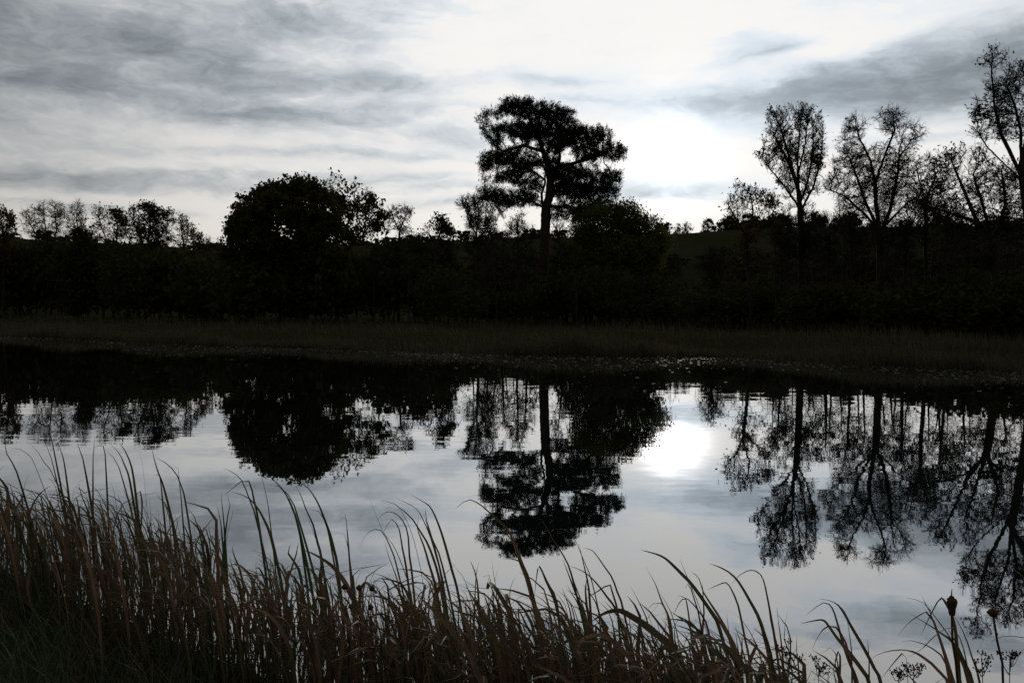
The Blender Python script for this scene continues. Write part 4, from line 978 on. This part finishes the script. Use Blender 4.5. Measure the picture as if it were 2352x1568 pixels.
# the rest of the bed: thin dead leaves and stalks, one mass
for nm, m, cnt, wlo, whi, lab in (('dead_reed_leaves', M_BROWN, 2200, .004, .013, 'matted dead brown reed leaves between the standing reeds'),
                                  ('young_reed_leaves', M_GREEN, 1700, .004, .014, 'thin green reed leaves mixed through the near reed bed')):
    g = Geo()
    for i in range(cnt):
        px, D = spot(i * 1.7 + 3, .5 if nm[0] == 'd' else .2)
        x = (px - 1176) / F0 * D + rng.normal(0, .05)
        z0 = max(float(ground_z(x, D)), -.2)
        top = np.interp(px, ex, ey) + 20 + rng.uniform(0, 1) * 330
        H = max(CAMZ - (top - HZ) / F0 * D - z0, .15)
        v = templates[int(rng.integers(0, 16))].arrays()
        V = v[0].copy(); q = v[1]
        wf = rng.uniform(wlo, whi) / .027
        a = rng.normal(0, .9) + (math.pi if rng.uniform() < .12 else 0)
        c_, s_ = math.cos(a), math.sin(a)
        V = V * np.array([H * rng.uniform(.6, 1.5), wf, H])
        cen = V.reshape(-1, 3, 3)[:, 1:2]; V = (cen + (V.reshape(-1, 3, 3) - cen) * np.array([wf, 1, wf])).reshape(-1, 3)
        V = np.stack([V[:, 0] * c_ - V[:, 1] * s_ + x, V[:, 0] * s_ + V[:, 1] * c_ + D, V[:, 2] + z0 - .03], 1)
        g.add(V, q)
    o = link(nm, g.mesh(nm, m, True)); tag(o, lab, 'reeds', kind='stuff')

# bank grass in the lower left corner
g = Geo(); N = 14000
xs = rng.uniform(-6, 1.5, N); ys = np.interp(xs, NX, NY) - rng.uniform(-.25, 2.6, N) ** 1.0
grass_field(np.stack([xs, ys, ground_z(xs, ys) - .02], 1), rng.uniform(.10, .30, N), rng.uniform(.004, .009, N), .45, g)
o = link('bank_grass', g.mesh('bank_grass', M_GRASS)); tag(o, 'dark green grass on the near bank at lower left', 'grass', kind='stuff')

# ------------------------------------------------------------------ cattails, seed heads, umbels
def tube_path(path, r, geo, k=6, n=12):
    c = resample(path, n); rr = np.interp(np.linspace(0, 1, n), np.linspace(0, 1, len(r)), r)
    geo.add(*tubes(c[:-1], c[1:], rr[:-1], rr[1:], k))
def lathe(c, axis_, prof, geo, k=9, jit=.0):
    axis_ = axis_ / np.linalg.norm(axis_); u, v = frames(axis_[None]); u, v = u[0], v[0]
    rings = []
    for t, r in prof:
        th = np.arange(k) * 2 * math.pi / k
        rr = r * (1 + rng.normal(0, jit, k))
        rings.append(c + axis_ * t + (u[None] * np.cos(th)[:, None] + v[None] * np.sin(th)[:, None]) * rr[:, None])
    V = np.concatenate(rings); q = []
    for i in range(len(prof) - 1):
        for j in range(k): q.append((i * k + j, i * k + (j + 1) % k, (i + 1) * k + (j + 1) % k, (i + 1) * k + j))
    geo.add(V, np.array(q))
def cattail(lab, D, reg, zw, stem, head, prof_w, jit, spike=None):
    pts = [P(x, y, D) for x, y in zoomed(stem, reg, zw)]
    low = pts[-1].copy(); low[2] = -.3; low[0] += (pts[-1] - pts[0])[0] * .5
    pts.append(low); foot = low.copy()
    h0, h1 = [P(x, y, D) for x, y in zoomed(head, reg, zw)]
    e = link('cattail', None, loc=foot); tag(e, lab, 'cattail', 'cattails in the near reeds')
    g = Geo(); tube_path(np.array(pts[::-1]) - foot, [.006, .005, .004], g); link('stem', g.mesh('stem', M_STALK, True), e)
    g = Geo(); L = np.linalg.norm(h1 - h0); lathe(h0 - foot, h1 - h0, [(L * a, b) for a, b in prof_w], g, 11, jit); link('seed_head', g.mesh('seed_head', M_HEAD, True), e)
    if spike is not None:
        g = Geo(); s0 = h1 - foot; tube_path(np.array([s0, s0 + np.array([0, 0, spike * .5]), s0 + np.array([0.001, 0, spike])]), [.0025, .002, .001], g, n=4); link('spike', g.mesh('spike', M_STALK, True), e)
cattail('brown cattail with ragged seed head and thin spike at lower right', 3.15, *R8, [(1722, 890), (1724, 1050), (1740, 1300), (1775, 1480)], [(1722, 892), (1720, 715)],
        [(0, .003), (.03, .009), (.12, .0115), (.30, .013), (.5, .0165), (.62, .0175), (.74, .018), (.82, .0155), (.88, .010), (.95, .008), (1, .002)], .10, .026)
cattail('cattail with burst broken seed head at the right edge', 3.2, *R8, [(2085, 900), (2105, 1030), (2140, 1260), (2170, 1480)], [(2088, 905), (2075, 825)],
        [(0, .003), (.15, .012), (.4, .019), (.6, .020), (.8, .012), (.9, .006), (1, .001)], .25)

def umbel(lab, D, reg, zw, foot_px, top_px, spread, n=7):
    f, t = [P(x, y, D) for x, y in zoomed([foot_px, top_px], reg, zw)]
    low = f.copy(); low[2] = -.2
    e = link('dry_umbel', None, loc=low); tag(e, lab, 'plant', 'dry umbel plants at the water edge')
    g = Geo(); tube_path(np.array([low, f, t]) - low, [.004, .0025, .0012], g, 5, 8); link('stem', g.mesh('stem', M_STALK, True), e)
    h = t[2] - f[2]
    for i in range(n):
        a = rng.uniform(0, 6.28); s0 = f + (t - f) * rng.uniform(.25, .75)
        tip = t + np.array([math.cos(a) * spread * rng.uniform(.4, 1), math.sin(a) * spread * .8, -rng.uniform(0, .45) * h])
        if tip[2] < s0[2]: tip[2] = s0[2] + .03
        g = Geo(); mid = (s0 + tip) / 2 + np.array([0, 0, -.012]); tube_path(np.array([s0, mid, tip]) - low, [.0016, .0013, .001], g, 4, 6)
        br = link('branchlet', g.mesh('branchlet', M_STALK, True), e)
        g = Geo()
        for k in range(9):
            b = rng.uniform(0, 6.28); q = tip - low + np.array([math.cos(b), math.sin(b), 0]) * rng.uniform(.004, .022) + np.array([0, 0, rng.uniform(.004, .018)])
            tube_path(np.array([tip - low, (tip - low + q) / 2, q]), [.0008, .0007, .0006], g, 3, 3)
            lathe(q, np.array([0, 0, 1.]), [(-.003, .0008), (-.001, .0028), (.002, .0026), (.004, .0006)], g, 5)
        link('seeds', g.mesh('seeds', M_HEAD), br)
for a in [('dry umbel with clustered seeds at the bottom right corner', 3.1, *R8, (2225, 1480), (2235, 1230), .05),
          ('dry umbel just left of the burst cattail stem', 3.1, *R8, (1995, 1480), (1985, 1270), .045),
          ('small dry umbel right of the folded reed stub', 3.15, *R8, (1385, 1480), (1395, 1335), .035),
          ('small dry umbel left of the drooping reed clump', 3.3, *R8, (330, 1480), (310, 1160), .045),
          ('low dry umbel between the drooping clump and the cattail', 3.15, *R8, (1255, 1490), (1260, 1400), .03),
          ('low seedy stalk beside the straight reed pair', 3.25, *R8, (560, 1490), (560, 1300), .035)]: umbel(*a)
# round dark seed heads in the middle of the bed
for (zx, zy, lab) in [(595, 920, 'round dark seed head, upper left of the cluster of dark seed heads'), (685, 925, 'round dark seed head, upper right of the cluster of dark seed heads'), (545, 1048, 'round dark seed head, lower left of the cluster of dark seed heads'), (672, 1052, 'round dark seed head, lower right of the cluster of dark seed heads'), (498, 912, 'small dark seed head, leftmost of the cluster of dark seed heads')]:
    D = 4.0; t = P(*zoomed([(zx, zy)], *R6)[0], D); low = t.copy(); low[2] = -.2; low[0] += rng.normal(0, .03)
    e = link('seed_stalk', None, loc=low); tag(e, lab, 'plant', 'dark seed heads in the middle reed bed')
    g = Geo(); tube_path(np.array([low, (low + t) / 2 + rng.normal(0, .01, 3), t]) - low, [.003, .0022, .0015], g, 5, 8); link('stem', g.mesh('stem', M_STALK, True), e)
    g = Geo(); lathe(t - low, np.array([.1, 0, 1.]), [(-.014, .002), (-.010, .010), (0, .0155), (.009, .012), (.016, .004), (.018, .001)], g, 9, .15); link('seed_head', g.mesh('seed_head', M_HEAD), e)
